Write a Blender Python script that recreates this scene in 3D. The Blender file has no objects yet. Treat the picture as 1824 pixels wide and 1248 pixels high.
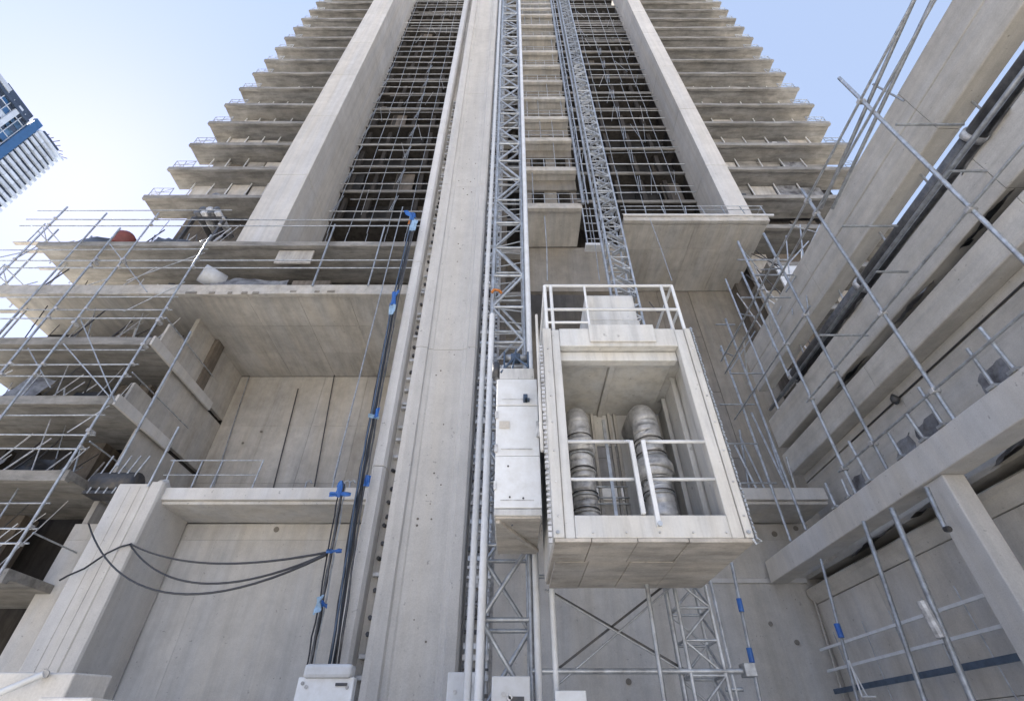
import bpy, math, random
from mathutils import Vector, Matrix
random.seed(11)
R = math.radians
S = bpy.context.scene
C = S.collection

# ------------------------------------------------------------------ camera, sky, sun, exposure
FPX, TH = 869.0, R(39.5)
cd = bpy.data.cameras.new('camera'); cam = bpy.data.objects.new('camera', cd); C.objects.link(cam)
cd.sensor_width = 36; cd.lens = 36 * FPX / 1824; cd.clip_start = .05; cd.clip_end = 3000
cam.location = (0, 0, 0); cam.rotation_euler = (R(90) + TH, 0, 0)
S.camera = cam
SUN_EL, SUN_AZ = R(42), R(-58)          # azimuth from +Y towards +X
w = bpy.data.worlds.new('World'); S.world = w; w.use_nodes = True
nt = w.node_tree; bg = nt.nodes['Background']
sky = nt.nodes.new('ShaderNodeTexSky'); sky.sky_type = 'NISHITA'; sky.sun_disc = False
sky.sun_elevation = SUN_EL; sky.sun_rotation = SUN_AZ
sky.air_density = 1.25; sky.dust_density = .2; sky.ozone_density = 1.6
hz = nt.nodes.new('ShaderNodeVectorMath'); hz.operation = 'MULTIPLY_ADD'      # thin even haze veil over the clear sky
nt.links.new(sky.outputs[0], hz.inputs[0]); hz.inputs[1].default_value = (.23, .18, .22); hz.inputs[2].default_value = (.81, 1.03, 1.33)
nt.links.new(hz.outputs[0], bg.inputs[0]); bg.inputs[1].default_value = .098
sl = bpy.data.lights.new('sun', 'SUN'); so = bpy.data.objects.new('sun', sl); C.objects.link(so)
sl.energy = 5.0; sl.angle = R(.6); sl.color = (1, .95, .88)
sd = Vector((math.sin(SUN_AZ) * math.cos(SUN_EL), math.cos(SUN_AZ) * math.cos(SUN_EL), math.sin(SUN_EL)))
so.rotation_euler = sd.to_track_quat('Z', 'Y').to_euler()
S.view_settings.view_transform = 'Standard'; S.view_settings.look = 'None'
S.view_settings.exposure = 2.36; S.view_settings.gamma = 1; S.view_settings.use_curve_mapping = False

# ------------------------------------------------------------------ helpers
ct, st = math.cos(TH), math.sin(TH)
def ray(px, py):
    u, v = (px - 912) / FPX, (624 - py) / FPX
    return Vector((u, ct - st * v, st + ct * v))
def at(px, py, X=None, Y=None, Z=None):
    d = ray(px, py)
    k = X / d.x if X is not None else (Y / d.y if Y is not None else Z / d.z)
    return d * k
def zr(py, Y): return at(912, py, Y=Y).z          # height at distance Y seen in row py

W = {}
def setp(o, loc, parent):
    loc = Vector(loc); W[o.name] = loc
    if parent is not None:
        o.parent = parent; o.location = loc - W[parent.name]
    else: o.location = loc
def tag(o, label=None, cat=None, group=None, kind=None):
    if label: o['label'] = label
    if cat: o['category'] = cat
    if group: o['group'] = group
    if kind: o['kind'] = kind
    return o
def thing(name, loc, label, cat, group=None):
    o = bpy.data.objects.new(name, None); C.objects.link(o); o.empty_display_size = .3
    setp(o, loc, None); return tag(o, label, cat, group)

class MB:
    def __init__(s): s.v = []; s.f = []
    def add(s, vs, fs):
        b = len(s.v); s.v += [tuple(p) for p in vs]; s.f += [tuple(i + b for i in f) for f in fs]; return s
    def box(s, x0, x1, y0, y1, z0, z1):
        return s.add([(x0,y0,z0),(x1,y0,z0),(x1,y1,z0),(x0,y1,z0),(x0,y0,z1),(x1,y0,z1),(x1,y1,z1),(x0,y1,z1)],
                     [(0,3,2,1),(4,5,6,7),(0,1,5,4),(1,2,6,5),(2,3,7,6),(3,0,4,7)])
    def beam(s, p, q, w, h=None, up=(0,0,1)):
        p, q = Vector(p), Vector(q); h = h or w; d = (q - p).normalized(); u = Vector(up)
        if abs(d.dot(u)) > .95: u = Vector((0,1,0))
        a = d.cross(u).normalized() * w / 2; b = a.cross(d).normalized() * h / 2
        vs = [p-a-b, p+a-b, p+a+b, p-a+b, q-a-b, q+a-b, q+a+b, q-a+b]
        return s.add(vs, [(0,1,2,3),(7,6,5,4),(0,4,5,1),(1,5,6,2),(2,6,7,3),(3,7,4,0)])
    def tube(s, pts, r, n=8, rs=None, cap=True):
        pts = [Vector(p) for p in pts]; m = len(pts); vs = []
        ref = None
        for i, p in enumerate(pts):
            d = (pts[min(i+1, m-1)] - pts[max(i-1, 0)]).normalized()
            if ref is None:
                ref = Vector((0,0,1)) if abs(d.z) < .9 else Vector((1,0,0))
            a = (ref - d * ref.dot(d)).normalized(); ref = a; b = d.cross(a)
            rr = rs[i] if rs else r
            for k in range(n):
                t = 2 * math.pi * k / n; vs.append(p + (a * math.cos(t) + b * math.sin(t)) * rr)
        fs = [(i*n+k, i*n+(k+1)%n, (i+1)*n+(k+1)%n, (i+1)*n+k) for i in range(m-1) for k in range(n)]
        if cap: fs += [tuple(range(n))[::-1], tuple((m-1)*n + k for k in range(n))]
        return s.add(vs, fs)
    def prism(s, prof, axis, a, b, seg=1, jit=0):
        n = len(prof); vs = []
        for i in range(seg + 1):
            t = a + (b - a) * i / seg
            for (p, q) in prof:
                jp, jq = random.uniform(-jit, jit), random.uniform(-jit, jit)
                vs.append({'x': (t, p+jp, q+jq), 'y': (p+jp, t, q+jq), 'z': (p+jp, q+jq, t)}[axis])
        fs = [(i*n+k, i*n+(k+1)%n, (i+1)*n+(k+1)%n, (i+1)*n+k) for i in range(seg) for k in range(n)]
        fs += [tuple(range(n))[::-1], tuple(seg*n + k for k in range(n))]
        return s.add(vs, fs)
    def sheet(s, o, a, b, na, nb, amp, th=.01):          # crumpled cloth spanned by a and b from corner o
        o, a, b = Vector(o), Vector(a), Vector(b); nrm = a.cross(b).normalized(); ph = random.random() * 9
        base = []
        for j in range(nb + 1):
            for i in range(na + 1):
                u, v = i / na, j / nb
                wv = math.sin(u * 9 + ph + v * 3) * .5 + math.sin(v * 7 + ph * 2 + u * 4) * .4 + random.uniform(-.35, .35)
                base.append(o + a * u + b * v + nrm * amp * wv)
        k = len(base); vs = base + [p + nrm * th for p in base]; fs = []
        for j in range(nb):
            for i in range(na):
                q = (j*(na+1)+i, j*(na+1)+i+1, (j+1)*(na+1)+i+1, (j+1)*(na+1)+i)
                fs += [q, tuple(x + k for x in q)[::-1]]
        return s.add(vs, fs)
    def build(s, name, m, parent=None, loc=(0,0,0), bevel=0, smooth=False):
        if parent is not None: loc = W[parent.name]
        loc = Vector(loc)
        me = bpy.data.meshes.new(name)
        me.from_pydata([(x-loc.x, y-loc.y, z-loc.z) for x, y, z in s.v], [], s.f); me.materials.append(m)
        import bmesh
        bm = bmesh.new(); bm.from_mesh(me); bmesh.ops.recalc_face_normals(bm, faces=bm.faces); bm.to_mesh(me); bm.free()
        if smooth: me.polygons.foreach_set('use_smooth', [True] * len(me.polygons))
        o = bpy.data.objects.new(name, me); C.objects.link(o); setp(o, loc, parent)
        if bevel:
            b = o.modifiers.new('bevel', 'BEVEL'); b.width = bevel; b.segments = 2; b.limit_method = 'ANGLE'
        return o

_cache = {}
def _unit(kind, m):
    k = (kind, m.name)
    if k not in _cache:
        b = MB()
        if kind == 'box': b.box(-.5,.5,-.5,.5,-.5,.5)
        else: b.tube([(0,0,-.5),(0,0,.5)], 1, 8)
        me = bpy.data.meshes.new('unit_' + kind); me.from_pydata(b.v, [], b.f); me.materials.append(m)
        if kind == 'tube': me.polygons.foreach_set('use_smooth', [True]*8 + [False]*2)
        import bmesh
        bm = bmesh.new(); bm.from_mesh(me); bmesh.ops.recalc_face_normals(bm, faces=bm.faces); bm.to_mesh(me); bm.free()
        _cache[k] = me
    return _cache[k]
def bar(name, p, q, r, m, parent):                       # round tube piece, shares one mesh per material
    p, q = Vector(p), Vector(q); d = q - p
    o = bpy.data.objects.new(name, _unit('tube', m)); C.objects.link(o); setp(o, (p + q) / 2, parent)
    o.scale = (r, r, d.length); o.rotation_mode = 'QUATERNION'; o.rotation_quaternion = d.to_track_quat('Z', 'Y')
    return o
def blk(name, x0, x1, y0, y1, z0, z1, m, parent, rot=None):   # box piece, shares one mesh per material
    o = bpy.data.objects.new(name, _unit('box', m)); C.objects.link(o)
    setp(o, ((x0+x1)/2, (y0+y1)/2, (z0+z1)/2), parent); o.scale = (abs(x1-x0), abs(y1-y0), abs(z1-z0))
    if rot: o.rotation_euler = rot
    return o
def rj(a): return random.uniform(-a, a)

# ------------------------------------------------------------------ materials
def nodes(name):
    m = bpy.data.materials.new(name); m.use_nodes = True; t = m.node_tree
    return m, t, t.nodes['Principled BSDF'], t.nodes.new, t.links.new
def concrete(name, col, stain=.35, streak=(1.3, 1.3, .12), rough=.88, bump=.35, var=.16, grain=.10, blotch=.5):
    m, t, p, N, L = nodes(name)
    g = N('ShaderNodeNewGeometry')
    def noise(scale, mscale=(1,1,1), det=5, ro=.6):
        mp = N('ShaderNodeMapping'); mp.inputs['Scale'].default_value = mscale; L(g.outputs['Position'], mp.inputs[0])
        n = N('ShaderNodeTexNoise'); n.inputs['Scale'].default_value = scale; n.inputs['Detail'].default_value = det
        n.inputs['Roughness'].default_value = ro; L(mp.outputs[0], n.inputs['Vector']); return n.outputs[0]
    def ramp(src, a, b, c0, c1):
        r = N('ShaderNodeMapRange'); r.inputs[1].default_value = a; r.inputs[2].default_value = b
        r.inputs[3].default_value = c0; r.inputs[4].default_value = c1; L(src, r.inputs[0]); return r.outputs[0]
    def mul(a, b):
        x = N('ShaderNodeMath'); x.operation = 'MULTIPLY'; L(a, x.inputs[0])
        if isinstance(b, float): x.inputs[1].default_value = b
        else: L(b, x.inputs[1])
        return x.outputs[0]
    big = ramp(noise(.35, det=4), .3, .7, 1 - var, 1 + var)
    mid = ramp(noise(1.7, det=8, ro=.7), .35, .62, 1 - blotch * .28, 1.04)
    stk = ramp(noise(2.2, streak, det=7, ro=.68), .36, .56, 1 - stain, 1.0)
    fine = ramp(noise(38, det=3), .25, .75, 1 - grain, 1 + grain)
    spots = ramp(noise(7.5, det=2), .24, .31, .62, 1.0)
    oi = N('ShaderNodeObjectInfo'); rnd = ramp(oi.outputs['Random'], 0, 1, .93, 1.05)
    f = mul(mul(mul(mul(mul(big, mid), stk), fine), spots), rnd)
    warm = N('ShaderNodeMix'); warm.data_type = 'RGBA'
    L(ramp(noise(.8, streak, det=5), .35, .65, 0, 1), warm.inputs[0])
    warm.inputs[6].default_value = (*col, 1); warm.inputs[7].default_value = (col[0]*1.02, col[1]*.975, col[2]*.90, 1)
    mx = N('ShaderNodeVectorMath'); mx.operation = 'SCALE'; L(warm.outputs[2], mx.inputs[0]); L(f, mx.inputs['Scale'])
    L(mx.outputs[0], p.inputs['Base Color']); p.inputs['Roughness'].default_value = rough
    b = N('ShaderNodeBump'); b.inputs['Strength'].default_value = bump; b.inputs['Distance'].default_value = .02
    ad = N('ShaderNodeMath'); ad.operation = 'ADD'; L(noise(16, det=6), ad.inputs[0]); L(mul(noise(1.2, streak, det=4), 1.6), ad.inputs[1])
    L(ad.outputs[0], b.inputs['Height']); L(b.outputs[0], p.inputs['Normal'])
    return m
def paint(name, col, rough=.5, metal=0.0, var=.15, wear=None, bump=.1, scale=5):
    m, t, p, N, L = nodes(name)
    g = N('ShaderNodeNewGeometry')
    n = N('ShaderNodeTexNoise'); n.inputs['Scale'].default_value = scale; n.inputs['Detail'].default_value = 8; n.inputs['Roughness'].default_value = .65
    L(g.outputs['Position'], n.inputs['Vector'])
    r = N('ShaderNodeValToRGB'); r.color_ramp.elements[0].position = .34; r.color_ramp.elements[1].position = .6
    lo = wear or tuple(c * (1 - var * 2) for c in col)
    r.color_ramp.elements[0].color = (*lo, 1); r.color_ramp.elements[1].color = (*col, 1)
    L(n.outputs[0], r.inputs[0])
    n2 = N('ShaderNodeTexNoise'); n2.inputs['Scale'].default_value = 30; L(g.outputs['Position'], n2.inputs['Vector'])
    mr = N('ShaderNodeMapRange'); mr.inputs[3].default_value = 1 - var; mr.inputs[4].default_value = 1 + var * .6; L(n2.outputs[0], mr.inputs[0])
    oi = N('ShaderNodeObjectInfo'); m2 = N('ShaderNodeMapRange'); m2.inputs[3].default_value = .82; m2.inputs[4].default_value = 1.1; L(oi.outputs['Random'], m2.inputs[0])
    mu = N('ShaderNodeMath'); mu.operation = 'MULTIPLY'; L(mr.outputs[0], mu.inputs[0]); L(m2.outputs[0], mu.inputs[1])
    mx = N('ShaderNodeVectorMath'); mx.operation = 'SCALE'; L(r.outputs[0], mx.inputs[0]); L(mu.outputs[0], mx.inputs['Scale'])
    L(mx.outputs[0], p.inputs['Base Color'])
    p.inputs['Roughness'].default_value = rough; p.inputs['Metallic'].default_value = metal
    b = N('ShaderNodeBump'); b.inputs['Strength'].default_value = bump; b.inputs['Distance'].default_value = .01
    L(n2.outputs[0], b.inputs['Height']); L(b.outputs[0], p.inputs['Normal'])
    return m
M = {}
M['conc']   = concrete('concrete_wall', (.47, .455, .43), stain=.15)
M['light']  = concrete('concrete_precast', (.585, .58, .57), stain=.11, var=.05, blotch=.25, streak=(.9, .9, .05), bump=.2)
M['fin']    = concrete('concrete_fin', (.57, .56, .545), stain=.12, var=.08, blotch=.25, streak=(1.6,1.6,.06))
M['soffit'] = concrete('concrete_soffit', (.50, .485, .46), stain=.2, streak=(1.4, .16, 1.4), var=.14)
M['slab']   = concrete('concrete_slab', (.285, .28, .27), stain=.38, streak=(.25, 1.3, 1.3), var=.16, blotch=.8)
M['beam']   = concrete('concrete_beam', (.54, .53, .505), stain=.13, streak=(1.6, .10, 1.6), var=.12)
M['dim']    = concrete('concrete_shaded_inside', (.15, .135, .12), stain=.5, var=.3, blotch=1)  # interior shade is put into this concrete colour
M['brown']  = concrete('blockwork_infill', (.20, .175, .15), stain=.4, var=.3, blotch=1)
M['pale']   = concrete('render_board', (.50, .49, .475), stain=.3, var=.2)
M['cabin']  = concrete('cabin_painted_panel', (.565, .575, .58), stain=.2, var=.04, blotch=.22, streak=(3,3,.35), bump=.06, rough=.45, grain=.04)
M['floor']  = concrete('cabin_plywood_floor', (.50, .475, .44), stain=.3, var=.1, blotch=1, streak=(.6,2.2,2), bump=.15, rough=.7)
M['ground'] = concrete('ground_concrete', (.49, .475, .45), stain=.2, var=.2, streak=(.4,.4,1))
M['steel']  = paint('galvanised_steel', (.50, .53, .56), rough=.42, metal=.55, wear=(.30,.31,.32))
M['wsteel'] = paint('white_painted_steel', (.68, .70, .72), rough=.45, wear=(.60,.61,.61), var=.05)
M['dsteel'] = paint('dark_steel', (.06, .065, .075), rough=.5, metal=.4, wear=(.11,.10,.09))
M['bsteel'] = paint('blue_grey_steel', (.10, .14, .20), rough=.45, metal=.4)
M['duct']   = paint('duct_metal', (.62, .62, .62), rough=.5, metal=.3, wear=(.30,.30,.30), scale=6, var=.12)
M['pipe']   = paint('dark_pipe', (.075, .078, .085), rough=.38, metal=.2, wear=(.16,.16,.16))
M['cable']  = paint('black_cable', (.022, .025, .032), rough=.45)
M['blue']   = paint('blue_plastic', (.02, .11, .42), rough=.4, wear=(.05,.18,.5))
M['lblue']  = paint('pale_blue_wrap', (.30, .45, .62), rough=.5)
M['red']    = paint('red_plastic', (.20, .05, .04), rough=.5)
M['orange'] = paint('orange_cloth', (.55, .20, .05), rough=.8)
M['tarp']   = paint('grey_sheeting', (.30, .31, .33), rough=.4, wear=(.08,.08,.09), var=.25, scale=2)
M['dtarp']  = paint('dark_sheeting', (.035, .037, .042), rough=.35, var=.25, scale=2)
M['glass']  = paint('tower_glass', (.12, .22, .34), rough=.15, metal=.5, var=.25, wear=(.02,.05,.09), scale=.25)
M['bband']  = paint('blue_cladding', (.03, .10, .24), rough=.3, var=.1, scale=.3)
M['twhite'] = paint('white_cladding', (.46, .53, .63), rough=.5, var=.1, scale=.3)
M['tdark']  = paint('dark_window_band', (.04, .06, .10), rough=.25, var=.2, scale=.3)

M['brownw'] = concrete('brownish_wall', (.225, .21, .19), stain=.2, var=.12, blotch=.6)
M['lowwall'] = concrete('pale_cast_wall', (.55, .54, .52), stain=.14, var=.08, blotch=.35, streak=(1.1, 1.1, .07))
M['shade'] = concrete('brown_concrete_shaded', (.24, .225, .20), stain=.2, var=.14, blotch=.5)  # brown concrete; part of its dark tone is shading put in
M['bshade'] = paint('black_interior_shade', (.012, .012, .013), rough=.9, var=.3, bump=.3, wear=(.03,.03,.03), scale=1.2)  # black tone stands in for the unlit depth of the openings
M['chan'] = concrete('white_painted_channel', (.60, .60, .60), stain=.12, var=.06, blotch=.2, streak=(1.6,1.6,.06), rough=.5, bump=.12)
M['dshade'] = concrete('concrete_deep_shade', (.055, .05, .046), stain=.5, var=.3, blotch=1)  # concrete colour darkened to carry the deep shade of rooms and gaps
# ------------------------------------------------------------------ ground
g = MB(); g.box(-1200, 1200, -1200, 1200, -2.0, -1.7); go = g.build('ground', M['ground'], loc=(0,0,-1.7)); tag(go, kind='structure')

# ------------------------------------------------------------------ main tower
rows = [347,297,254,216,184,155,128.5,105,84,65.5,48,32,17,3]
LV = [zr(y, 19.0) for y in rows]
stp = (LV[-1] - LV[-5]) / 4
LV += [LV[-1] + stp * k for k in (1, 2, 3)]
T = thing('concrete_tower', (0, 20, -1.7), 'unfinished concrete high-rise tower with stacked balcony slabs and two tall fins', 'building')

def slab(name, x0, x1, y0, y1, zt, th, m, parent, lip=0, bevel=.018, jit=.012):
    prof = [(y0, zt), (y0, zt-th-lip)] + ([(y0+.22, zt-th-lip), (y0+.26, zt-th)] if lip else []) + [(y1, zt-th), (y1, zt)]
    n = max(2, int(abs(x1-x0) / 1.1))
    return MB().prism(prof, 'x', x0, x1, n, jit).build(name, m, parent, bevel=bevel)

top = LV[-1] + 3
# fins
for (x0, x1, yb, zb, lab) in ((-15.3, -13.1, 21.2, 21.25, 'left tall tapering concrete fin'), (12.75, 14.1, 19.6, 23.6, 'right tall concrete fin')):
    zz = zb; f = None
    segs = []
    while zz < top:
        h = min(random.choice([6.2, 7.4, 8.1]), top - zz); segs.append((zz, zz + h)); zz += h + .001
    for (a, b) in segs:
        MB().prism([(x0, 17), (x1, 17), (x1, yb), (x0, yb)], 'z', a + .012, b - .012, 3, .004).build('fin_segment', M['fin'], T, bevel=.03)
    MB().box(x0+.06, x1-.06, 17.06, yb, zb, top).build('fin_core', M['conc'], T)
# balconies left and right
def balcony(k, z, side):
    xe = (-25.2 + .09 * k) if side < 0 else (26.3 - .05 * k)
    xi = -15.3 if side < 0 else 14.1
    a, b = min(xe, xi), max(xe, xi)
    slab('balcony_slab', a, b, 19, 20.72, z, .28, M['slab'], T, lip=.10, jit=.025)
    nx = LV[k+1] if k + 1 < len(LV) else z + 3
    wa = xe + 1.5 * (1 if side < 0 else -1)
    lo, hi = min(wa, xi), max(wa, xi); n = 6; dx = (hi - lo) / n
    for i in range(n):
        r = random.random()
        x0, x1 = lo + i*dx + .05, lo + (i+1)*dx - .05
        if r < .10: continue
        m = random.choice([M['pale'], M['conc'], M['slab'], M['slab'], M['tarp'] if r < .3 else M['conc']])
        yy = 20.25 + random.uniform(0, .18)
        hh = random.choice([1.0, .95, .85]) * (nx - z - .35)
        blk('infill_panel', x0, x1, yy, yy + .1, z + .01, z + hh, m, T)
    if k < 9:
        for i in range(n + 1):
            x = lo + i * dx
            if random.random() < .8: bar('post', (x, 20.12, z), (x + rj(.12), 20.2, nx - .27), .045, M['wsteel'], T)
    for _ in range(3):
        xx = random.uniform(lo, hi - .6); q = random.random()
        if q < .35: blk('stored_board', xx, xx + random.uniform(.3, 1.1), 19.5, 19.6 + rj(.05), z + .01, z + random.uniform(.3, 1.1), random.choice([M['tarp'], M['pale'], M['dtarp']]), T)
        elif q < .7: bar('prop', (xx, 19.3, z), (xx + rj(.8), 20.0, z + random.uniform(1.2, 2.6)), .03, random.choice([M['steel'], M['dsteel']]), T)
    if random.random() < .5:
        xx = random.uniform(lo, hi - 2.5); MB().sheet((xx, 19.3, z + .02), (random.uniform(.8, 2.4), .1, 0), (.1, .2, random.uniform(.4, 1.1)), 8, 5, .08).build('debris_net', random.choice([M['dtarp'], M['tarp']]), T, smooth=True)
    # corner guard rail
    s = 1 if side < 0 else -1
    r = MB()
    pts = [(xe + s * .15, 19.12), (xe + s * 1.6, 19.12)]
    for hz in (.5, .98): r.tube([(pts[0][0], 19.12, z + hz), (pts[1][0], 19.12, z + hz)], .022, 6)
    for hz in (.5, .98): r.tube([(pts[0][0], 19.12, z + hz), (pts[0][0], 20.6, z + hz)], .022, 6)
    for x in (pts[0][0], (pts[0][0]+pts[1][0])/2, pts[1][0]): r.tube([(x, 19.12, z), (x + rj(.05), 19.12, z + 1.0)], .024, 6)
    r.tube([(pts[0][0], 19.12, z + .02), (pts[1][0], 19.12, z + .98)], .018, 6)
    r.tube([(pts[0][0], 20.55, z), (pts[0][0], 20.55, z + 1.0)], .024, 6)
    r.build('guard_rail', M['steel'], T)
for k, z in enumerate(LV):
    balcony(k, z, -1); balcony(k, z, 1)
    nx = LV[k+1] if k + 1 < len(LV) else z + 3
    # left bay and middle, then right bay
    for (x0, x1, yf, n) in ((-13.08, -2.2, 20.9, 6), (-2.2, 3.8, 20.9, 3), (3.8, 12.74, 19.4, 5)):
        slab('bay_slab', x0, x1, yf, yf + .12, z, .26, M['slab'], T, jit=.015); blk('bay_soffit', x0 + .01, x1 - .01, yf + .122, yf + 2.4, z - .22, z - .02, M['dshade'], T)  # soffit colour carries the inner shade of the bay
        dx = (x1 - x0) / n
        for i in range(n):
            if random.random() < .42:
                d = random.uniform(.5, 1.6); wd = random.uniform(.3, .95)
                blk('partition', x0 + i*dx + .1, x0 + (i + wd)*dx, yf + d, yf + d + .12, z, z + (nx - z - .28) * random.choice([1, 1, .5]), random.choice([M['bshade'], M['dim'], M['brown']]), T)
            blk('column', x0 + i*dx + .2, x0 + i*dx + .5, yf + .5, yf + .8, z, nx - .28, M['dshade'], T)
            blk('interior_shade_sheet', x0 + i*dx + .02, x0 + (i+1)*dx - .02, yf + 1.3, yf + 1.35, z, nx - .2, M['bshade'], T)  # black sheet added so the bay opening reads as unlit
MB().box(-25.6, 25.6, 24.3, 31, -1.7, top).build('back_wall', M['dim'], T)  # unseen core block, enlarged to stop sun leaking through the tower's slits

# lower levels of the left side
YL = 16.5
ZA, ZB, ZC, ZD, ZE, ZF = zr(430, YL), zr(507, YL), zr(600, YL), zr(704, YL), zr(836, YL), zr(1012, YL)
slab('terrace_slab', -25.4, -1.2, YL, 22, ZA, .30, M['slab'], T, lip=.06, jit=.02)
YW = 23.6
slab('terrace_slab', -25.2, -1.2, YL, YW, ZB, .34, M['soffit'], T, lip=.30, jit=.02)
for z in (ZC, ZD, ZE, ZF):
    slab('terrace_slab', -25.3 if z > ZD - 1 else -30, -16.1 + rj(.05), YL, 22 if z > ZD else 20.6, z, .30, M['slab'], T, lip=.12, jit=.02)
# soffit panels below slab B
bx0, bx1, by0, by1 = -15.7, -3.0, YL + .32, YW - .04
zs = ZB - .342
nx_, ny_ = 5, 3
for i in range(nx_):
    for j in range(ny_):
        a = bx0 + (bx1-bx0)*i/nx_; b = bx0 + (bx1-bx0)*(i+1)/nx_; c = by0 + (by1-by0)*j/ny_; d = by0 + (by1-by0)*(j+1)/ny_
        blk('soffit_panel', a+.008, b-.008, c+.008, d-.008, zs - .05 - rj(.006), zs - .001, M['soffit'], T)
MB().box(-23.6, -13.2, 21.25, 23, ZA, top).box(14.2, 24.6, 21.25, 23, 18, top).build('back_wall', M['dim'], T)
# upstands standing on the ends of slabs C and D
for z, h, yb in ((ZC, 1.25, 21.9), (ZD, 1.0, 20.5)):
    blk('end_panel', -16.24, -16.12, YL + .5, yb, z + .005, z + h, M['conc'], T)
    blk('edge_trim', -16.09, -15.98, YL, yb, z - .42, z + .06, M['light'], T)
# interior wall behind C..F with piers and openings
for z, nz in ((ZC, ZB), (ZD, ZC), (ZE, ZD), (ZF, ZE), (-1.7, ZF)):
    n = 6
    for i in range(n):
        x0 = -27 + 11 * i / n
        if i in (0,): continue
        if random.random() < .8:
            blk('partition', x0 + .1, x0 + 11/n * random.uniform(.5, .98), 20.2 + rj(.5), 20.9, z, nz - .3, random.choice([M['dim'], M['dshade'], M['brown'], M['bshade']]), T)
    blk('return_wall', -16.45, -16.25, 18.6, YW + .02, z, nz - .3, M['conc'], T)
blk('back_wall', -25.0, -16.5, 21.6, 21.98, -1.7, ZB - .36, M['dshade'], T)
blk('back_wall', -25.0, -16.5, 21.99, 24.2, -1.7, ZB - .36, M['dshade'], T)

# recess back wall (Y=22) as cast panels, left of and right of the shaft
def wall_panels(x0, x1, z0, z1, Y, nx, nz, m, gap=.012, th=.2, name='wall_panel', off=None):
    for i in range(nx):
        for j in range(nz):
            a = x0 + (x1-x0)*i/nx; b = x0 + (x1-x0)*(i+1)/nx; c = z0 + (z1-z0)*j/nz; d = z0 + (z1-z0)*(j+1)/nz
            blk(name, a+gap, b-gap, Y - abs(rj(.012)), Y + th, c+gap, d-gap, m, T)
    blk('wall', x0, x1, Y + .03, Y + th + .3, z0, z1, m, T)
ZLt, ZLb = zr(868, YL), zr(889, YL)
wall_panels(-16.24, -1.0, ZLt, ZB - .39, YW, 6, 3, M['conc'], gap=.006)
ZP = zr(386, YL)
wall_panels(-1.0, 11.4, ZLt, ZP - .3, 22.0, 6, 4, M['brownw'])
# lower ledge and wall beneath
slab('ledge_slab', -13.95, 11.1, YL, 23.7, ZLt, ZLt - ZLb, M['light'], T, jit=.008)
slab('ledge_haunch', -13.2, 11.1, YL + .12, 18.45, ZLb - .003, .12, M['lowwall'], T)
zq = zr(961, 18.5)
wall_panels(-16.6, 11.2, -1.7, zq, 18.5, 5, 1, M['lowwall'], gap=.005)
wall_panels(-16.6, 11.2, zq, ZLb - .13, 18.5, 5, 1, M['lowwall'], gap=.005)
MB().prism([(18.42, 4.75), (18.42, 4.62), (18.5, 4.6), (18.5, 4.78)], 'x', 3.2, 10.4, 6, .004).build('wall_moulding', M['light'], T)
# tie holes
th = MB()
for _ in range(26):
    x = random.uniform(-12, -4.5); z = random.choice([2.2, 4.6, 6.2, 6.3]) + rj(.4)
    p = Vector((x, 18.46, z)); r = .05
for (px, py, Y, r) in ((358,905,18.45,.10),(490,915,18.45,.045),(585,907,18.45,.09),(492,942,18.45,.10),(465,768,23.5,.07),(432,788,23.5,.06),(338,775,23.5,.05),
                       (1370,883,18.45,.05),(1380,950,18.45,.10),(1373,1110,18.45,.07),(1420,1143,18.45,.08),(1418,940,18.45,.09),(1345,905,18.45,.06),(1120,1213,18.45,.09)):
    p = at(px, py, Y=Y); MB().tube([p, p + Vector((0, .03, 0))], r, 12).build('tie_hole', M['shade'], T)
for i, px in enumerate((334, 345, 378, 410, 437, 455, 524, 566, 590)):
    p = at(px, 521 - (i > 5) * 2, Y=YL - .012)
    MB().box(p.x - random.uniform(.06,.2), p.x + random.uniform(.08,.2), YL - .03, YL + .02, p.z - .07, p.z + .06).build('cast_in_plate', M['shade'], T, bevel=.01)
# left column
cp = [(px_ * 1.012, py_ + (.5 if py_ < 17 else 0)) for px_, py_ in [(-13.95, 16.1), (-13.8, 15.95), (-12.75, 15.95), (-12.7, 16.02), (-12.6, 16.02), (-12.56, 15.78), (-12.2, 15.78), (-12.15, 15.85), (-12.15, 18.4), (-13.95, 18.4)]]
MB().prism(cp, 'z', -1.7, ZLt + .12, 8, .006).build('corner_column', M['light'], T, bevel=.01)
MB().tube([(-12.5, 16.4, ZLt + .1), (-12.5, 16.6, ZLt + .24), (-12.5, 16.8, ZLt + .1)], .13, 8).build('column_cap', M['light'], T)
for x in (-13.55, -13.2): blk('reveal_strip', x, x + .02, 16.44, 16.46, -1.7, ZLt, M['conc'], T)
# right platform slab
PX0, PX1 = 6.3, 14.5
slab('platform_slab', PX0, PX1, YL, 22, ZP, .3, M['soffit'], T, lip=.06)
for i in range(4):
    for j in range(3):
        a = PX0 + .05 + (PX1 - PX0 - .1) * i / 4; b = PX0 + .05 + (PX1 - PX0 - .1) * (i + 1) / 4
        c = YL + .32 + 5.1 * j / 3; d = YL + .32 + 5.1 * (j + 1) / 3
        blk('soffit_panel', a + .007, b - .007, c + .007, d - .007, ZP - .35 - rj(.005), ZP - .301, M['soffit'], T)
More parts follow.
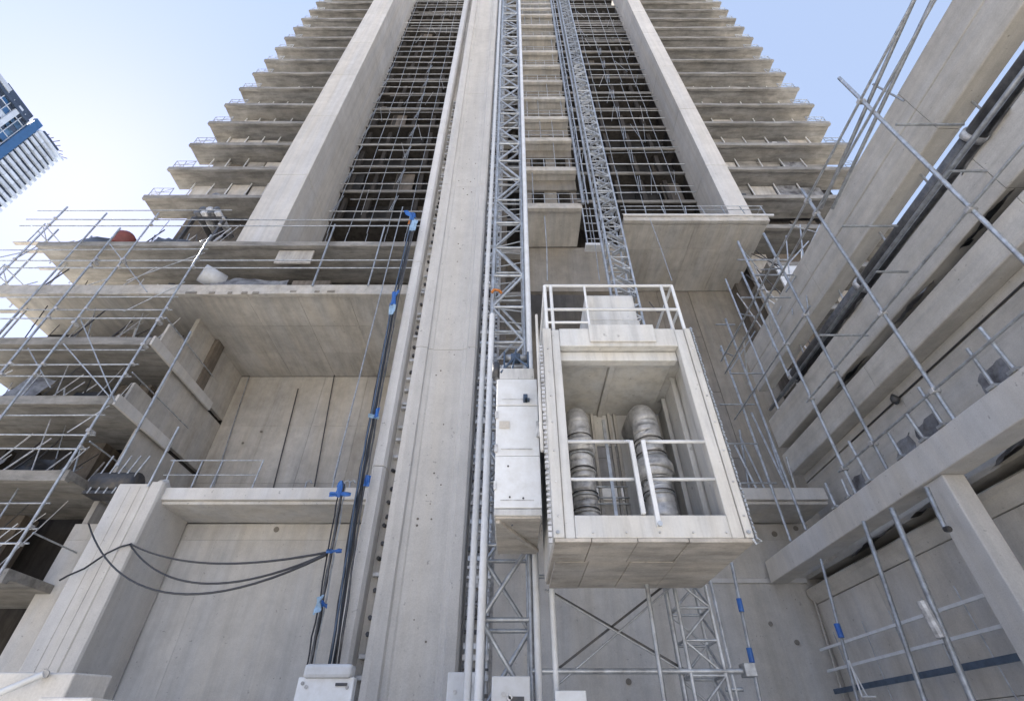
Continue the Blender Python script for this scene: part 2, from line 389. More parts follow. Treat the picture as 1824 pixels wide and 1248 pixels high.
# lower floors on the right between platform and wing
for k, z in enumerate((25.6, 22.0, 18.6, 15.2, 11.8, 8.4)):
    slab('terrace_slab', 14.8, 26, 18.6, 23, z, .3, M['slab'], T, lip=.1)
    for i in range(5):
        if random.random() < .7: blk('partition', 15 + 2.2 * i, 15 + 2.2 * i + random.uniform(1, 2.1), 20.5, 20.7, z, z + 3.0, random.choice([M['brown'], M['dim'], M['conc']]), T)
blk('wall', 11.41, 14.7, 21.98, 22.25, -1.7, ZP - .31, M['shade'], T)
blk('back_wall', 11.5, 26, 22.3, 22.6, -1.7, 26, M['dim'], T)
blk('end_panel', 14.9, 16.4, 18.3, 18.4, 19.0, 21.3, M['wsteel'], T)
for k in range(26):
    x_, z_ = random.uniform(12.2, 16.5), random.uniform(9, 21); bar('loose_prop', (x_, 18.0 + rj(.3), z_), (x_ + rj(1.0), 18.2, z_ + random.uniform(1, 3)), .03, random.choice([M['steel'], M['duct'], M['dsteel'], M['wsteel']]), T)
# lift landings stacked in the middle
LY = 15.2
lrows = [-14, -3, 5, 14, 25, 43, 63, 90, 115, 142, 172, 207, 245, 297, 362]
lz = [zr(y, LY) for y in lrows][::-1]
LX0, LX1 = .052 * LY, .247 * LY
for k, z in enumerate(lz):
    nz = lz[k+1] if k + 1 < len(lz) else z + 3
    slab('landing_slab', LX0, LX1, LY, LY + 1.05 if k else 17.9, z, .24 if k else .3, M['soffit'], T, lip=.16)
    if k + 1 < len(lz):
        hh = nz - .24
        blk('landing_back', LX0 + .02, LX1 - .02, LY + 1.9, LY + 1.95, z, nz, M['dshade'], T)
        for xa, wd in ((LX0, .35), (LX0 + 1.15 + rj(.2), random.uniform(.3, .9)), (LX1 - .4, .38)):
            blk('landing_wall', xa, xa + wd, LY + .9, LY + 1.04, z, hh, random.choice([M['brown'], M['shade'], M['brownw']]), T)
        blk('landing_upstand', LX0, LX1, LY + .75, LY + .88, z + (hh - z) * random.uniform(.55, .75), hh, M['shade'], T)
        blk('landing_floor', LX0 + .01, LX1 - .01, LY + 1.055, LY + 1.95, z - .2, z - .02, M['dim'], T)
        for hz in (.55, 1.05): bar('hand_rail', (LX0, LY + .1, z + hz), (LX1, LY + .1, z + hz), .022, M['steel'], T)
        for i in range(4):
            x = LX0 + .3 + i * .75 + rj(.1); bar('rail_post', (x, LY + .12, z), (x, LY + .12, z + random.choice([1.1, 1.1, nz - z - .25])), .025, M['steel'], T)


# rear shelf walls behind masts
blk('landing_wall', LX0, LX1 + 2.6, 17.95, 18.2, zr(520, 18), lz[0] - .31, M['shade'], T)
blk('shaft_wall', -3.2, -.3, 17.5, 17.8, ZLt, 60, M['dim'], T)
# horizontal floors seen through the shaft
for z in [ZA - 3.4 * k for k in range(0, 5)] + LV:
    blk('shaft_beam', -1.1, LX0 - .02, 17.0, 17.49, z - .3, z, M['slab'], T)

# ------------------------------------------------------------------ central pilaster and guide rail
PY = 11.0
P = thing('concrete_pilaster', (-1.9, PY, -1.7), 'tall pale concrete pilaster with raised edges running up the middle of the tower', 'pilaster')
x0, x1 = -.257 * PY, -.094 * PY
prof = [(x0, PY), (x0 + .14, PY - .04), (x0 + .34, PY), (x0 + .37, PY + .08), (x0 + .48, PY + .09), (x0+.52, PY+.12), (x1 - .42, PY + .12), (x1 - .38, PY + .08), (x1 - .3, PY + .06),
        (x1 - .26, PY - .02), (x1 - .05, PY - .02), (x1, PY + .06), (x1, PY + 1.0), (x0, PY + 1.0)]
zj = [-1.7, 9.2, 17.8, 26.5, 36, 46, 58]
for a, b in zip(zj, zj[1:]):
    MB().prism(prof, 'z', a, b - .012, max(2, int((b-a)/1.5)), .005).build('pilaster_segment', M['light'], P, bevel=.008)
for _ in range(34):
    z = random.uniform(.5, 24); x = random.uniform(x0 + .6, x1 - .5); r = random.uniform(.012, .03)
    MB().tube([(x, PY + .112, z), (x, PY + .13, z)], r, 7).build('blow_hole', M['brown'], P)
G = thing('guide_channel', (-.295 * PY, PY, -1.7), 'smooth white steel guide column with a row of bolts, left of the concrete pilaster', 'steel column')
gx0, gx1 = -.313 * PY, -.281 * PY
for a, b in ((-1.7, 5.4), (5.42, 13.0), (13.02, 22), (22.02, 34), (34.02, 58)):
    MB().prism([(gx0, PY+.1), (gx0+.06, PY-.02), (gx1-.06, PY-.02), (gx1, PY+.1), (gx1, PY+.5), (gx0, PY+.5)], 'z', a, b, 3, .002)  .build('channel_section', M['chan'], G, bevel=.01)
blk('bolt_plate', gx1 + .005, x0 - .005, PY + .42, PY + .46, -1.7, 58, M['pale'], G)
bz = .3; xm = (gx1 + x0) / 2
while bz < 26:
    zz = bz + rj(.08); k = random.random()
    if k < .6: MB().box(xm - .07, xm + .07, PY + .28, PY + .42, zz - .03, zz + .05).build('bracket', M['duct'], G, bevel=.008)
    else: MB().tube([(xm + rj(.04), PY + .33, zz), (xm, PY + .43, zz)], .045, 8).build('bolt', M['dsteel'], G)
    bz += random.choice([.26, .34, .45])
# rack in the gap on the right of the pilaster
K = thing('toothed_rack', (-.83, PY + .4, -1.7), 'dark toothed steel rack in the gap right of the concrete pilaster', 'rack')
blk('back_plate', x1 + .02, -.40, PY + .55, PY + .6, -1.7, 58, M['duct'], K)
bar('tube', (x1 + .1, PY + .3, -1.7), (x1 + .1, PY + .3, 58), .035, M['steel'], K)
bar('tube', (-.5, PY + .3, -1.7), (-.5, PY + .3, 58), .04, M['steel'], K)
z = -1.0
while z < 22:
    kk = random.random(); m = random.choice([M['duct'], M['dsteel'], M['steel'], M['tarp']])
    blk('rung', x1 + .06, -.46, PY + .22 + rj(.05), PY + .32, z, z + random.choice([.04, .06, .1]), m, K)
    if kk < .35: blk('bracket', x1 + .12, x1 + .3, PY + .2, PY + .38, z + .08, z + .2, m, K)
    z += random.choice([.17, .2, .26])
rr = MB()
while z < 58:
    rr.box(x1 + .06, -.46, PY + .25, PY + .32, z, z + .06); z += .25
tag(rr.build('rung', M['steel'], K), kind='stuff')

# ------------------------------------------------------------------ hoist masts
def mast(name, xa, xb, ya, yb, z0, z1, sec, label, cr, br, nsep, m):
    t = thing(name, ((xa+xb)/2, (ya+yb)/2, z0), label, 'hoist mast')
    for x in (xa, xb):
        for y in (ya, yb): bar('chord', (x, y, z0), (x, y, z1), cr, m, t)
    z = z0; k = 0; far = MB()
    while z < z1:
        e = min(z + sec, z1)
        segs = [((xa,ya,z),(xb,ya,z)), ((xb,ya,z),(xb,yb,z)), ((xa,ya,z),(xa,yb,z)),
                ((xa,ya,z),(xb,ya,e)) if k % 2 else ((xb,ya,z),(xa,ya,e)),
                ((xa,yb,e),(xb,yb,z)) if k % 2 else ((xb,yb,e),(xa,yb,z)),
                ((xb,ya,z),(xb,yb,e)), ((xa,yb,z),(xb,yb,z))]
        for i, (p, q) in enumerate(segs):
            if k < nsep: bar('cross_bar' if i in (0,1,2,6) else 'brace', p, q, br, m, t)
            else: far.tube([p, q], br, 5)
        z += sec; k += 1
    if far.v: tag(far.build('brace', m, t), kind='stuff')
    return t
lm = mast('hoist_mast', -.46, .28, 8.05, 8.9, -1.7, 48, 1.07, 'wide galvanised lattice hoist mast beside the concrete pilaster, with zigzag braces', .045, .034, 30, M['steel'])
bar('guide_tube', (.37, 7.95, 4.9), (.37, 7.95, 48), .062, M['wsteel'], lm)
bar('guide_tube', (-.60, 7.95, -1.7), (-.60, 7.95, 48), .055, M['wsteel'], lm)
bar('guide_tube', (-.44, 7.85, -1.7), (-.44, 7.85, 7.5), .06, M['wsteel'], lm)
bar('guide_tube', (.36, 7.9, -1.7), (.36, 7.9, 2.6), .05, M['wsteel'], lm)
bar('guide_tube', (.60, 8.0, -1.7), (.60, 8.0, 2.2), .045, M['wsteel'], lm)
for z in [4.4 + .42 * i for i in range(46)]:
    if random.random() < .8: bar('rung', (-.44, 8.75 + rj(.1), z + rj(.1)), (.26, 8.75 + rj(.1), z + rj(.15)), .016, M['steel'], lm)
rm = mast('hoist_mast', 2.46, 2.94, 8.0, 8.5, -1.7, 48, .42, 'narrow bright lattice hoist mast running up behind the open hoist cabin', .030, .019, 56, M['steel'])
bar('rack_bar', (2.36, 8.1, -1.7), (2.36, 8.1, 48), .03, M['steel'], rm)
z = 5.5
while z < 22:
    a = rj(.8)
    MB().beam((2.52, 7.96, z), (2.86, 7.96, z + .28 * (1 if random.random() < .5 else -1)), .09, .02).build('gusset', M['steel'], rm); z += .42
# landing posts pair to the right of the landings
U = thing('post_pair', (3.85, LY - .15, lz[0]), 'pair of pale upright steel posts along the right edge of the stacked landings', 'posts')
for x, r in ((LX1 + .04, .075), (LX1 + .30, .045)): bar('post', (x, LY - .1, lz[0] - .2), (x, LY - .1, 58), r, M['steel'], U)
for z in lz[:9]:
    bar('cross_tie', (LX1 + .04, LY - .1, z + .9), (LX1 + .30, LY - .1, z + 1.2), .025, M['steel'], U)
# caged ladder below them
Ld = thing('access_ladder', (4.4, 14.6, 18), 'short steel access ladder hanging between the landings and the narrow mast', 'ladder')
a = at(1037, 372, Y=14.6); b = at(1083, 440, Y=14.6)
for x in (a.x, b.x - .1): bar('stile', (x, 14.6, b.z), (x, 14.6, a.z), .035, M['steel'], Ld)
for i in range(6):
    zz = b.z + (a.z - b.z) * i / 5; bar('rung', (a.x, 14.6, zz), (b.x - .1, 14.6, zz), .022, M['steel'], Ld)
blk('foot_board', a.x - .15, b.x + .05, 14.35, 14.75, b.z - .15, b.z, M['wsteel'], Ld)

# ------------------------------------------------------------------ counterweight box left of the cabin
bY = 6.2; bl, br_, bt, bb = -.235, .39, zr(655, bY), zr(918, bY)
Bx = thing('control_cabinet', ((bl+br_)/2, bY, bb), 'tall white steel cabinet of stacked panels bolted left of the hoist cabin', 'cabinet')
sp = [zr(y, bY) for y in (918, 905, 812, 722, 675, 655)]
for i, (a, b) in enumerate(zip(sp, sp[1:])):
    ins = .04 if i == 4 else 0
    MB().box(bl + ins, br_ - ins, bY - .01 * (i % 2), 7.75, a + .004, b - .004).build('cabinet_panel', M['cabin'] if i in (0, 4) else M['wsteel'], Bx, bevel=.012)
MB().box(bl + .02, br_ - .02, bY + .04, 7.7, bb - .02, bb + .04).build('base_plate', M['floor'], Bx)
p = at(936, 713, Y=bY)
MB().box(p.x - .035, p.x + .03, bY - .09, bY - .01, p.z - .05, p.z + .06).box(p.x - .01, p.x + .06, bY - .09, bY - .03, p.z - .05, p.z - .01).build('hook', M['bsteel'], Bx, bevel=.005)
MB().box(br_ - .04, br_ + .02, bY - .05, bY, sp[3] - .55, sp[3] - .3).build('latch', M['duct'], Bx, bevel=.006)
for (px, py) in ((905, 830), (908, 885), (932, 887), (912, 935)):
    q = at(px, py, Y=bY - .01); MB().tube([q, q + Vector((0, -.012, 0))], .013, 8).build('bolt', M['dsteel'], Bx)
MB().beam((bl + .05, bY + .1, bb - .04), (br_ - .02, 7.4, bb - .06), .05, .04).build('stiffener', M['floor'], Bx)
for k in range(3): MB().box(bl - .012, bl + .03, bY - .03, bY + .02, sp[1] + .25 + .55 * k, sp[1] + .37 + .55 * k).build('hinge', M['duct'], Bx, bevel=.004)
MB().box(bl + .05, bl + .2, bY - .018, bY - .008, sp[3] - .4, sp[3] - .28).build('warning_plate', M['pale'], Bx)
for z_ in (sp[1] + .1, sp[2] + .1, sp[3] + .1): MB().box(bl + .08, br_ - .1, bY - .016, bY - .008, z_, z_ + .012).build('vent_slot', M['duct'], Bx)
# winch on top
wz = zr(652, 6.4)
Wn = thing('cable_winch', (.05, 6.4, bt), 'small blue-grey cable winch with hanging straps on top of the white cabinet', 'winch')
MB().tube([(-.12, 6.5, wz + .24), (.26, 6.5, wz + .24)], .075, 14).build('drum', M['steel'], Wn, smooth=True)
MB().tube([(-.02, 6.5, wz + .24), (.14, 6.5, wz + .24)], .095, 14).build('cable_coil', M['bsteel'], Wn, smooth=True)
MB().box(-.20, .30, 6.35, 6.7, bt + .002, bt + .07).build('mounting', M['bsteel'], Wn, bevel=.02)
for x in (-.13, .27): MB().box(x - .015, x + .015, 6.4, 6.6, bt + .07, wz + .32).build('cheek_plate', M['bsteel'], Wn, bevel=.005)
for q in ((-.18, 6.2, bt - .10), (.0, 6.25, bt + .0), (.26, 6.2, bt + .02)): MB().tube([(.07, 6.4, wz + .36), (.05, 6.3, wz + .12), q], .018, 6).build('strap', M['bsteel'], Wn)
MB().tube([(-.26, 6.3, bt - .12), (-.26, 6.3, bt + .16)], .06, 10).build('motor', M['dsteel'], Wn, smooth=True)

# ------------------------------------------------------------------ hoist cabin
cY, cB = 5.6, 7.6
cl, cr_, ctp, cbt = .470, 2.745, zr(584, cY), zr(957, cY)
ol, orr, otp, obt = .725, 2.50, zr(615, cY), zr(916, cY)
H = thing('hoist_cabin', (1.6, 6.6, cbt), 'open white construction hoist cabin with two big ducts inside and panelled underside', 'hoist cabin')
mC = M['cabin']
def cb(name, *a, m=None, bev=.012, par=None): return MB().box(*a).build(name, m or mC, par or H, bevel=bev)
cb('frame_post', cl, cl + .13, cY, cY + .12, cbt, ctp); cb('frame_post', cl + .136, ol, cY + .025, cY + .16, cbt, ctp - .01)
cb('frame_post', orr, cr_ - .10, cY + .02, cY + .16, cbt, ctp - .01); cb('frame_post', cr_ - .094, cr_, cY, cY + .12, cbt, ctp)
cb('bottom_beam', ol + .002, orr - .002, cY + .01, cY + .14, cbt, obt)
cb('bottom_sill', ol + .002, orr - .002, cY + .145, cY + .3, cbt + .01, obt - .08)
cb('top_beam', ol + .002, orr - .002, cY + .01, cY + .14, otp, ctp)
cb('top_plate', 1.18, 2.18, cY - .03, cY + .008, otp + .06, ctp + .05)
cb('inner_lintel', ol + .002, orr - .002, cY + .16, cY + .30, otp - .16, otp + .01)
cb('inner_lintel', ol + .03, orr - .03, cY + .31, cY + .42, otp - .10, otp + .02)
# ceiling panels with a joist
zc = otp - .02
cb('ceiling_panel', ol, 1.52, cY + .43, cB - .02, zc, zc + .04, m=M['cabin']); cb('ceiling_panel', 1.62, orr, cY + .43, cB - .02, zc, zc + .04, m=M['cabin'])
cb('ceiling_joist', 1.525, 1.615, cY + .43, cB - .02, zc - .05, zc + .03)
cb('roof', cl, cr_, cY + .17, cB, zc + .045, ctp - .01)
# side walls
for j, (a, b) in enumerate(((cY + .17, cY + .8), (cY + .812, cY + 1.4), (cY + 1.412, cB))):
    cb('side_panel', cr_ - .09 - .02 * (j % 2), cr_ - .01, a, b, cbt + .04, zc + .04); cb('side_panel', cl + .005, cl + .07, a, b, cbt + .04, zc + .04)
for y in (cY + .80, cY + 1.4): cb('side_rib', cr_ - .19, cr_ - .115, y - .03, y + .03, cbt + .1, zc - .005)
cb('side_rib', cr_ - .17, cr_ - .115, cY + .30, cY + .36, cbt + .1, zc - .005)
# back wall with an open middle bay
cb('back_panel', ol - .2, 1.28, cB - .08, cB - .01, cbt + .04, zc); cb('back_panel', 1.86, cr_ - .1, cB - .08, cB - .01, cbt + .04, zc)
cb('back_lintel', 1.285, 1.855, cB - .08, cB - .01, zc - .62, zc)
for x in (1.33, 1.42, 1.72, 1.82): cb('back_stud', x - .025, x + .025, cB - .16, cB - .085, cbt + .1, zc - .01, m=M['conc'], bev=.006)
for zz in (3.0, 3.1, 3.28, 2.5): bar('back_rail', (1.3, cB - .2, zz), (1.85, cB - .2, zz), .014, M['steel'], H)
# floor in panels
fx = [cl + .01, .90, 1.42, 2.0, cr_ - .01]; fy = [cY + .004, 6.35, cB]
for i in range(4):
    for j in range(2):
        cb('floor_panel', fx[i] + .004 + (.05 * j), fx[i+1] - .004 + (.05 * j if i < 3 else 0), fy[j] + .003, fy[j+1] - .003, cbt - .045 - .004 * ((i + j) % 2), cbt - .003, m=M['floor'], bev=.004)
cb('floor_deck', cl + .02, cr_ - .02, cY + .31, cB - .01, cbt + .0, cbt + .06, m=M['conc'])
for x in (.52, 2.69):
    for zz in (cbt + .06,):
        MB().tube([(x, cY - .02, zz), (x, cY, zz)], .022, 8).build('bolt', M['steel'], H)
for zz in [cbt + .25 + .42 * k for k in range(7)]:
    for x in (cl + .065, cr_ - .05): MB().tube([(x, cY - .012, zz), (x, cY, zz)], .013, 7).build('bolt', M['duct'], H)
for x in [ol + .2 + .38 * k for k in range(5)]: MB().tube([(x, cY - .005, cbt + .06), (x, cY + .01, cbt + .06)], .012, 7).build('bolt', M['duct'], H)
# rack chain along right edge and left edge
ch = MB(); zz = cbt
while zz < ctp:
    ch.tube([(cr_ + .03 + rj(.008), cY + .02, zz), (cr_ + .03 + rj(.01), cY + .03, zz + .045)], .017, 6); zz += .052
tag(ch.build('chain', M['steel'], H), kind='stuff')
ch = MB(); zz = cbt - .05
while zz < ctp - .3:
    ch.box(cl - .055, cl - .012, cY + .02, cY + .06 + rj(.01), zz, zz + random.choice([.03, .05])); zz += .07
tag(ch.build('rack_strip', M['duct'], H), kind='stuff')
cb('side_rail', cl - .10, cl - .06, cY + .05, cY + .12, 3.0, ctp + .35, m=M['cabin'])
MB().tube([(cr_ + .0, cY - .03, cbt - .01), (cr_ + .05, cY - .03, cbt - .05), (cr_ - .02, cY - .03, cbt - .08), (cr_ - .04, cY - .03, cbt - .02)], .014, 6).build('hook', M['steel'], H)
# gates
def gate(xa, xb, post):
    r1, r2 = zr(783, cY), zr(850, cY); x = xb if post > 0 else xa
    g = MB().beam((x, cY - .01, obt - (.0 if post > 0 else .14)), (x, cY - .01, r1 - .02), .052, .05).build('gate', M['wsteel'], H, bevel=.006)
    e = (xa, xb - .07) if post > 0 else (xa + .07, xb)
    MB().tube([(e[0], cY + .05, r1), (e[1], cY + .05, r1)], .024, 8).build('gate_rail', M['wsteel'], g, smooth=True)
    MB().tube([(xa, cY + .05, r2), (xb, cY + .05, r2)], .022, 8).build('gate_rail', M['wsteel'], g, smooth=True)
    MB().tube([(x - .07 * post, cY + .05, r1), (x - .02 * post, cY + .03, r1 - .005), (x, cY - .005, r1 - .05)], .024, 8).build('gate_bend', M['wsteel'], g, smooth=True)
gate(ol, 1.53, 1); gate(1.685, orr, -1)
MB().tube([(1.69, cY - .02, obt - .12), (1.69, cY - .06, obt - .12)], .03, 10).build('gate_bolt', M['steel'], H)
MB().beam((1.56, 7.2, cbt + .1), (1.56, 7.2, zc - .3), .05, .03).build('inner_post', M['steel'], H)
# roof guard rail
r1, r2, r3 = zr(503, cY), zr(545, cY), zr(568, cY)
rx0, rx1 = .55, 2.70
for zz in (r1, r2): bar('roof_rail', (rx0, cY + .08, zz), (rx1, cY + .08, zz), .026, M['wsteel'], H)
bar('roof_rail', (rx0, cY + .08, r3), (1.2, cY + .08, r3), .02, M['wsteel'], H)
for zz in (r1, r2): bar('roof_rail', (rx1, cY + .08, zz), (rx1 + .0, 7.4, zz), .024, M['wsteel'], H); bar('roof_rail', (rx0, cY + .08, zz), (rx0, 7.4, zz), .024, M['wsteel'], H); bar('roof_rail', (rx0, 7.4, zz), (rx1, 7.4, zz), .022, M['wsteel'], H)
for x in (rx0, rx0 + .1, 1.22, 2.52, rx1): bar('rail_post', (x, cY + .08, ctp - .02), (x, cY + .08, r1), .028 if x != 1.22 else .02, M['wsteel'], H)
for x in (rx0, 2.52, rx1): bar('rail_post', (x, 7.4, ctp - .02), (x, 7.4, r1), .026, M['wsteel'], H)
cb('machine_housing', 1.27, 2.12, 5.95, 6.9, ctp, r2 + .02); cb('machine_housing', 1.27, 2.10, 5.96, 6.9, r2 + .03, r1 + .06)
MB().tube([(2.3, 5.8, r2 + .3), (2.4, 5.8, r2 + .05), (2.55, 5.85, r2 + .15), (2.6, 5.9, r2 + .4)], .01, 5).build('loose_cable', M['dsteel'], H)

# ducts inside the cabin
def duct(x, y, r, zt, label, swell):
    t = thing('ventilation_duct', (x, y, cbt + .09), label, 'duct')
    # elbow coming out of the back wall then down
    arc = [Vector((x - .02, cB - .1, zt))] + [Vector((x, y + .28 * (1 - math.sin(a)), zt - .28 * (1 - math.cos(a)))) for a in [math.pi / 2 * i / 7 for i in range(8)]]
    arc[0] = Vector((x, cB - .09, zt))
    MB().tube(arc, r, 20).build('elbow', M['duct'], t, smooth=True)
    z = zt - .28; k = 0
    while z > cbt + .2:
        h = random.uniform(.22, .42)
        if k in swell: rs = [r * 1.02, r * 1.3, r * 1.36, r * 1.32, r * 1.05]
        else: rs = [r * .98, r * 1.0, r, r * .98, r * .97]
        e = z - h if z - h > cbt + .3 else cbt + .07
        qs = [i / 12 for i in range(13)]
        rr = [(rs[min(4, int(q * 4))] * (1 - (q * 4) % 1) + rs[min(4, int(q * 4) + 1)] * ((q * 4) % 1)) * (1 + (.016 if i % 2 else -.01) + rj(.007)) for i, q in enumerate(qs)]
        ps = MB().tube([(x + rj(.006), y + rj(.006), z + (e - z) * q) for q in qs], r, 22, rs=rr).build('pipe_section', M['duct'], t, smooth=True)
        ring = [(x + r * 1.07 * math.cos(a), y + r * 1.07 * math.sin(a), e) for a in [2 * math.pi * i / 24 for i in range(25)]]
        MB().tube(ring, .016, 6, cap=False).build('clamp_band', M['steel'] if k % 2 else M['duct'], ps, smooth=True)
        ring = [(p[0], p[1], p[2] + .045) for p in ring]
        MB().tube(ring, .009, 6, cap=False).build('clamp_band', M['dsteel'], ps, smooth=True)
        z = e - .001; k += 1
duct(1.05, 6.75, .175, 4.28, 'narrower grey metal duct with clamp bands, left inside the hoist cabin', {1})
duct(2.12, 6.75, .205, 4.30, 'thicker ribbed grey metal duct with a wide swollen joint, right inside the hoist cabin', {2})

# ------------------------------------------------------------------ bracing under the cabin
Br = thing('mast_bracing', (1.5, 8.2, -1.7), 'crossed steel tie bars and tubes between the two hoist masts under the cabin', 'bracing')
zt_, zb_ = 1.95, .92
for (a, b, rr_) in (((.56, zt_), (2.42, zb_), .03), ((2.35, zt_ + .05), (.62, zb_ - .02), .03)):
    MB().beam((a[0], 8.2, a[1]), (b[0], 8.2, b[1]), .05, .03).build('tie_bar', M['dsteel'], Br)
for (a, b) in (((.5, zt_ - .04), (2.3, zb_ - .02)), ((2.42, zt_), (.6, zb_ - .22))):
    bar('tie_tube', (a[0], 8.0, a[1]), (b[0], 8.0, b[1]), .015, M['steel'], Br)
bar('cross_tube', (.28, 8.0, .87), (3.3, 8.0, .87), .035, M['steel'], Br)
bar('cross_tube', (.4, 8.1, 2.12), (3.1, 8.1, 2.12), .03, M['steel'], Br)
MB().box(3.18, 3.34, 7.9, 8.1, .80, .96).build('end_block', M['steel'], Br, bevel=.01)
for (px0, py0, px1, py1, Y) in ((1152, 1040, 1186, 1262, 7.4), ):
    bar('upright', at(px0, py0, Y=Y), at(px1, py1, Y=Y), .032, M['steel'], Br)
MB().box(.55, .95, 7.6, 7.8, .45, .62).build('foot_bracket', M['wsteel'], Br, bevel=.01)
Bp = thing('prop', (4.1, 10, -1.7), 'slim galvanised prop with blue clips standing just right of the narrow mast base', 'prop')
a = at(1303, 1000, Y=10); b = at(1357, 1262, Y=10)
bar('tube', (a.x, 10, a.z), (b.x, 10, b.z), .035, M['steel'], Bp)
for py in (1076, 1165):
    t_ = (py - 1000) / 262; q = at(1303 + 54 * t_, py, Y=9.97); bar('clip', q - Vector((.01, 0, .12)), q + Vector((0, 0, .10)), .05, M['blue'], Bp)
Bq = thing('prop', (3.7, 10, -1.7), 'plain thin galvanised prop right of the narrow mast base, nearer to the mast', 'prop')
a = at(1262, 1020, Y=9.4); b = at(1318, 1262, Y=9.4); bar('tube', a, b, .032, M['steel'], Bq)
bar('clamp', b + Vector((-.15, 0, .25)), b + Vector((.12, 0, .25)), .03, M['steel'], Bq)

# bracket plates at the bottom of the picture
def bplate(x0, x1, y, z0, z1, label):
    t = thing('bracket_plate', ((x0+x1)/2, y, z0), label, 'bracket')
    MB().box(x0, x1, y, y + .18, z0, z1).build('plate', M['wsteel'], t, bevel=.015)
    for _ in range(3):
        x, z = random.uniform(x0 + .08, x1 - .08), z1 - random.uniform(.08, .25); MB().tube([(x, y - .02, z), (x, y, z)], .028, 8).build('bolt', M['duct'], t)
    return t
a, b = at(532, 1205, Y=9.4), at(632, 1205, Y=9.4)
t = bplate(a.x, b.x, 9.4, -1.7, a.z, 'white steel base bracket at the foot of the guide column, left of the pilaster')
MB().box(a.x + .08, b.x - .05, 9.32, 9.62, a.z - .02, zr(1182, 9.4)).build('cover', M['wsteel'], t, bevel=.05)
MB().box(a.x + .62, b.x - .1, 9.37, 9.4, a.z - .12, a.z - .08).build('slot', M['dsteel'], t)
a, b = at(798, 1196, Y=8.8), at(852, 1196, Y=8.8)
bplate(a.x, b.x, 8.8, -1.7, a.z, 'white steel bracket plate across the foot of the pilaster edge')
a, b = at(876, 1203, Y=7.6), at(944, 1203, Y=7.6)
t = bplate(a.x, b.x, 7.6, -1.7, a.z, 'white bolted base plate of the wide lattice mast with a small nameplate')
MB().box(a.x + .2, b.x - .08, 7.585, 7.598, a.z - .33, a.z - .22).build('nameplate', M['dsteel'], t)

# ------------------------------------------------------------------ cable bundles
def bundle(pts, n, rad, label, name='cable_bundle', ends=0):
    t = thing(name, pts[0], label, 'cables')
    for i in range(n):
        ox, oy = rad * math.cos(i * 2.4) * math.sqrt(i / n), rad * math.sin(i * 2.4) * math.sqrt(i / n)
        L_ = []
        for j in range(len(pts) - 1):
            p, q = Vector(pts[j]), Vector(pts[j+1])
            for s_ in range(6): L_.append(p.lerp(q, s_ / 6) + Vector((ox + rj(.013), oy, 0)))
        L_.append(Vector(pts[-1]) + Vector((ox, oy, 0)))
        MB().tube(L_, random.choice([.016, .022, .030]), 7).build('cable', random.choice([M['cable'], M['cable'], M['pipe'], M['bsteel'], M['steel'] if i % 3 == 0 else M['cable']]), t, smooth=True)
    return t
YB = 10.75
b1 = bundle([at(738, 390, Y=YB), at(706, 530, Y=YB), at(668, 735, Y=YB), at(640, 890, Y=YB), at(596, 1182, Y=YB)], 8, .13, 'long bundle of black cables with blue ties running down beside the white guide column')
b2 = bundle([at(612, 862, Y=10.4), at(600, 930, Y=10.4), at(577, 1060, Y=10.4), at(548, 1215, Y=10.4)], 5, .08, 'shorter bundle of black cables hanging left of the main bundle near the ground')
def wrap(t, px, py, Y, w_, h_, m):
    p = at(px, py, Y=Y - .22)
    MB().sheet(p + Vector((-w_*.4, 0, -h_*.4)), (w_*.6, rj(.1), rj(.05)), (.06 * h_, -.05, h_*.7), 9, 10, .045, .015).build('tie', m, t, smooth=True)
for (px, py, w_, h_, m) in ((738, 402, .35, .8, 'lblue'), (735, 385, .22, .5, 'blue'), (704, 533, .34, .75, 'blue'), (700, 552, .30, .5, 'lblue'), (668, 740, .42, .12, 'lblue'), (672, 735, .14, .35, 'blue'), (655, 855, .2, .35, 'blue')):
    wrap(b1, px, py, YB, w_, h_, M[m])
for (px, py, w_, h_, m) in ((607, 868, .20, .5, 'blue'), (612, 880, .75, .10, 'blue'), (600, 980, .5, .06, 'blue'), (570, 1078, .22, .40, 'lblue'), (578, 1072, .22, .1, 'blue'), (540, 1215, .14, .12, 'bsteel')):
    wrap(b2, px, py, 10.4, w_, h_, M[m])
# sagging cables
def sag(p, q, s_, label, r=.026, n=24):
    pts = [p.lerp(q, i / n) - Vector((0, 0, s_ * 4 * (i/n) * (1 - i/n))) for i in range(n + 1)]
    o = MB().tube(pts, r, 8).build('sagging_cable', M['cable'], None, loc=p, smooth=True)
    return tag(o, label, 'cable', 'cables sagging between the corner column and the cable bundle')
pL, pR = at(232, 968, Y=16.25), at(588, 982, Y=10.3)
sag(pL, pR, .40, 'uppermost of the three black cables sagging from the corner column to the cable bundle')
sag(pL + Vector((0, 0, -.02)), at(583, 985, Y=10.3), .85, 'middle of the three black cables sagging from the corner column to the cable bundle')
sag(at(158, 933, Y=16.35), at(580, 988, Y=10.3), 1.35, 'lowest and longest black cable sagging across the corner column')
o = MB().tube([at(x, y, Y=16.2) for x, y in ((106, 1033), (120, 1025), (150, 1012), (190, 985), (215, 973), (235, 968))], .03, 8).build('sagging_cable', M['cable'], None, loc=at(106, 1033, Y=16.2), smooth=True)
tag(o, 'short black cable looping over the face of the corner column', 'cable', 'cables sagging between the corner column and the cable bundle')

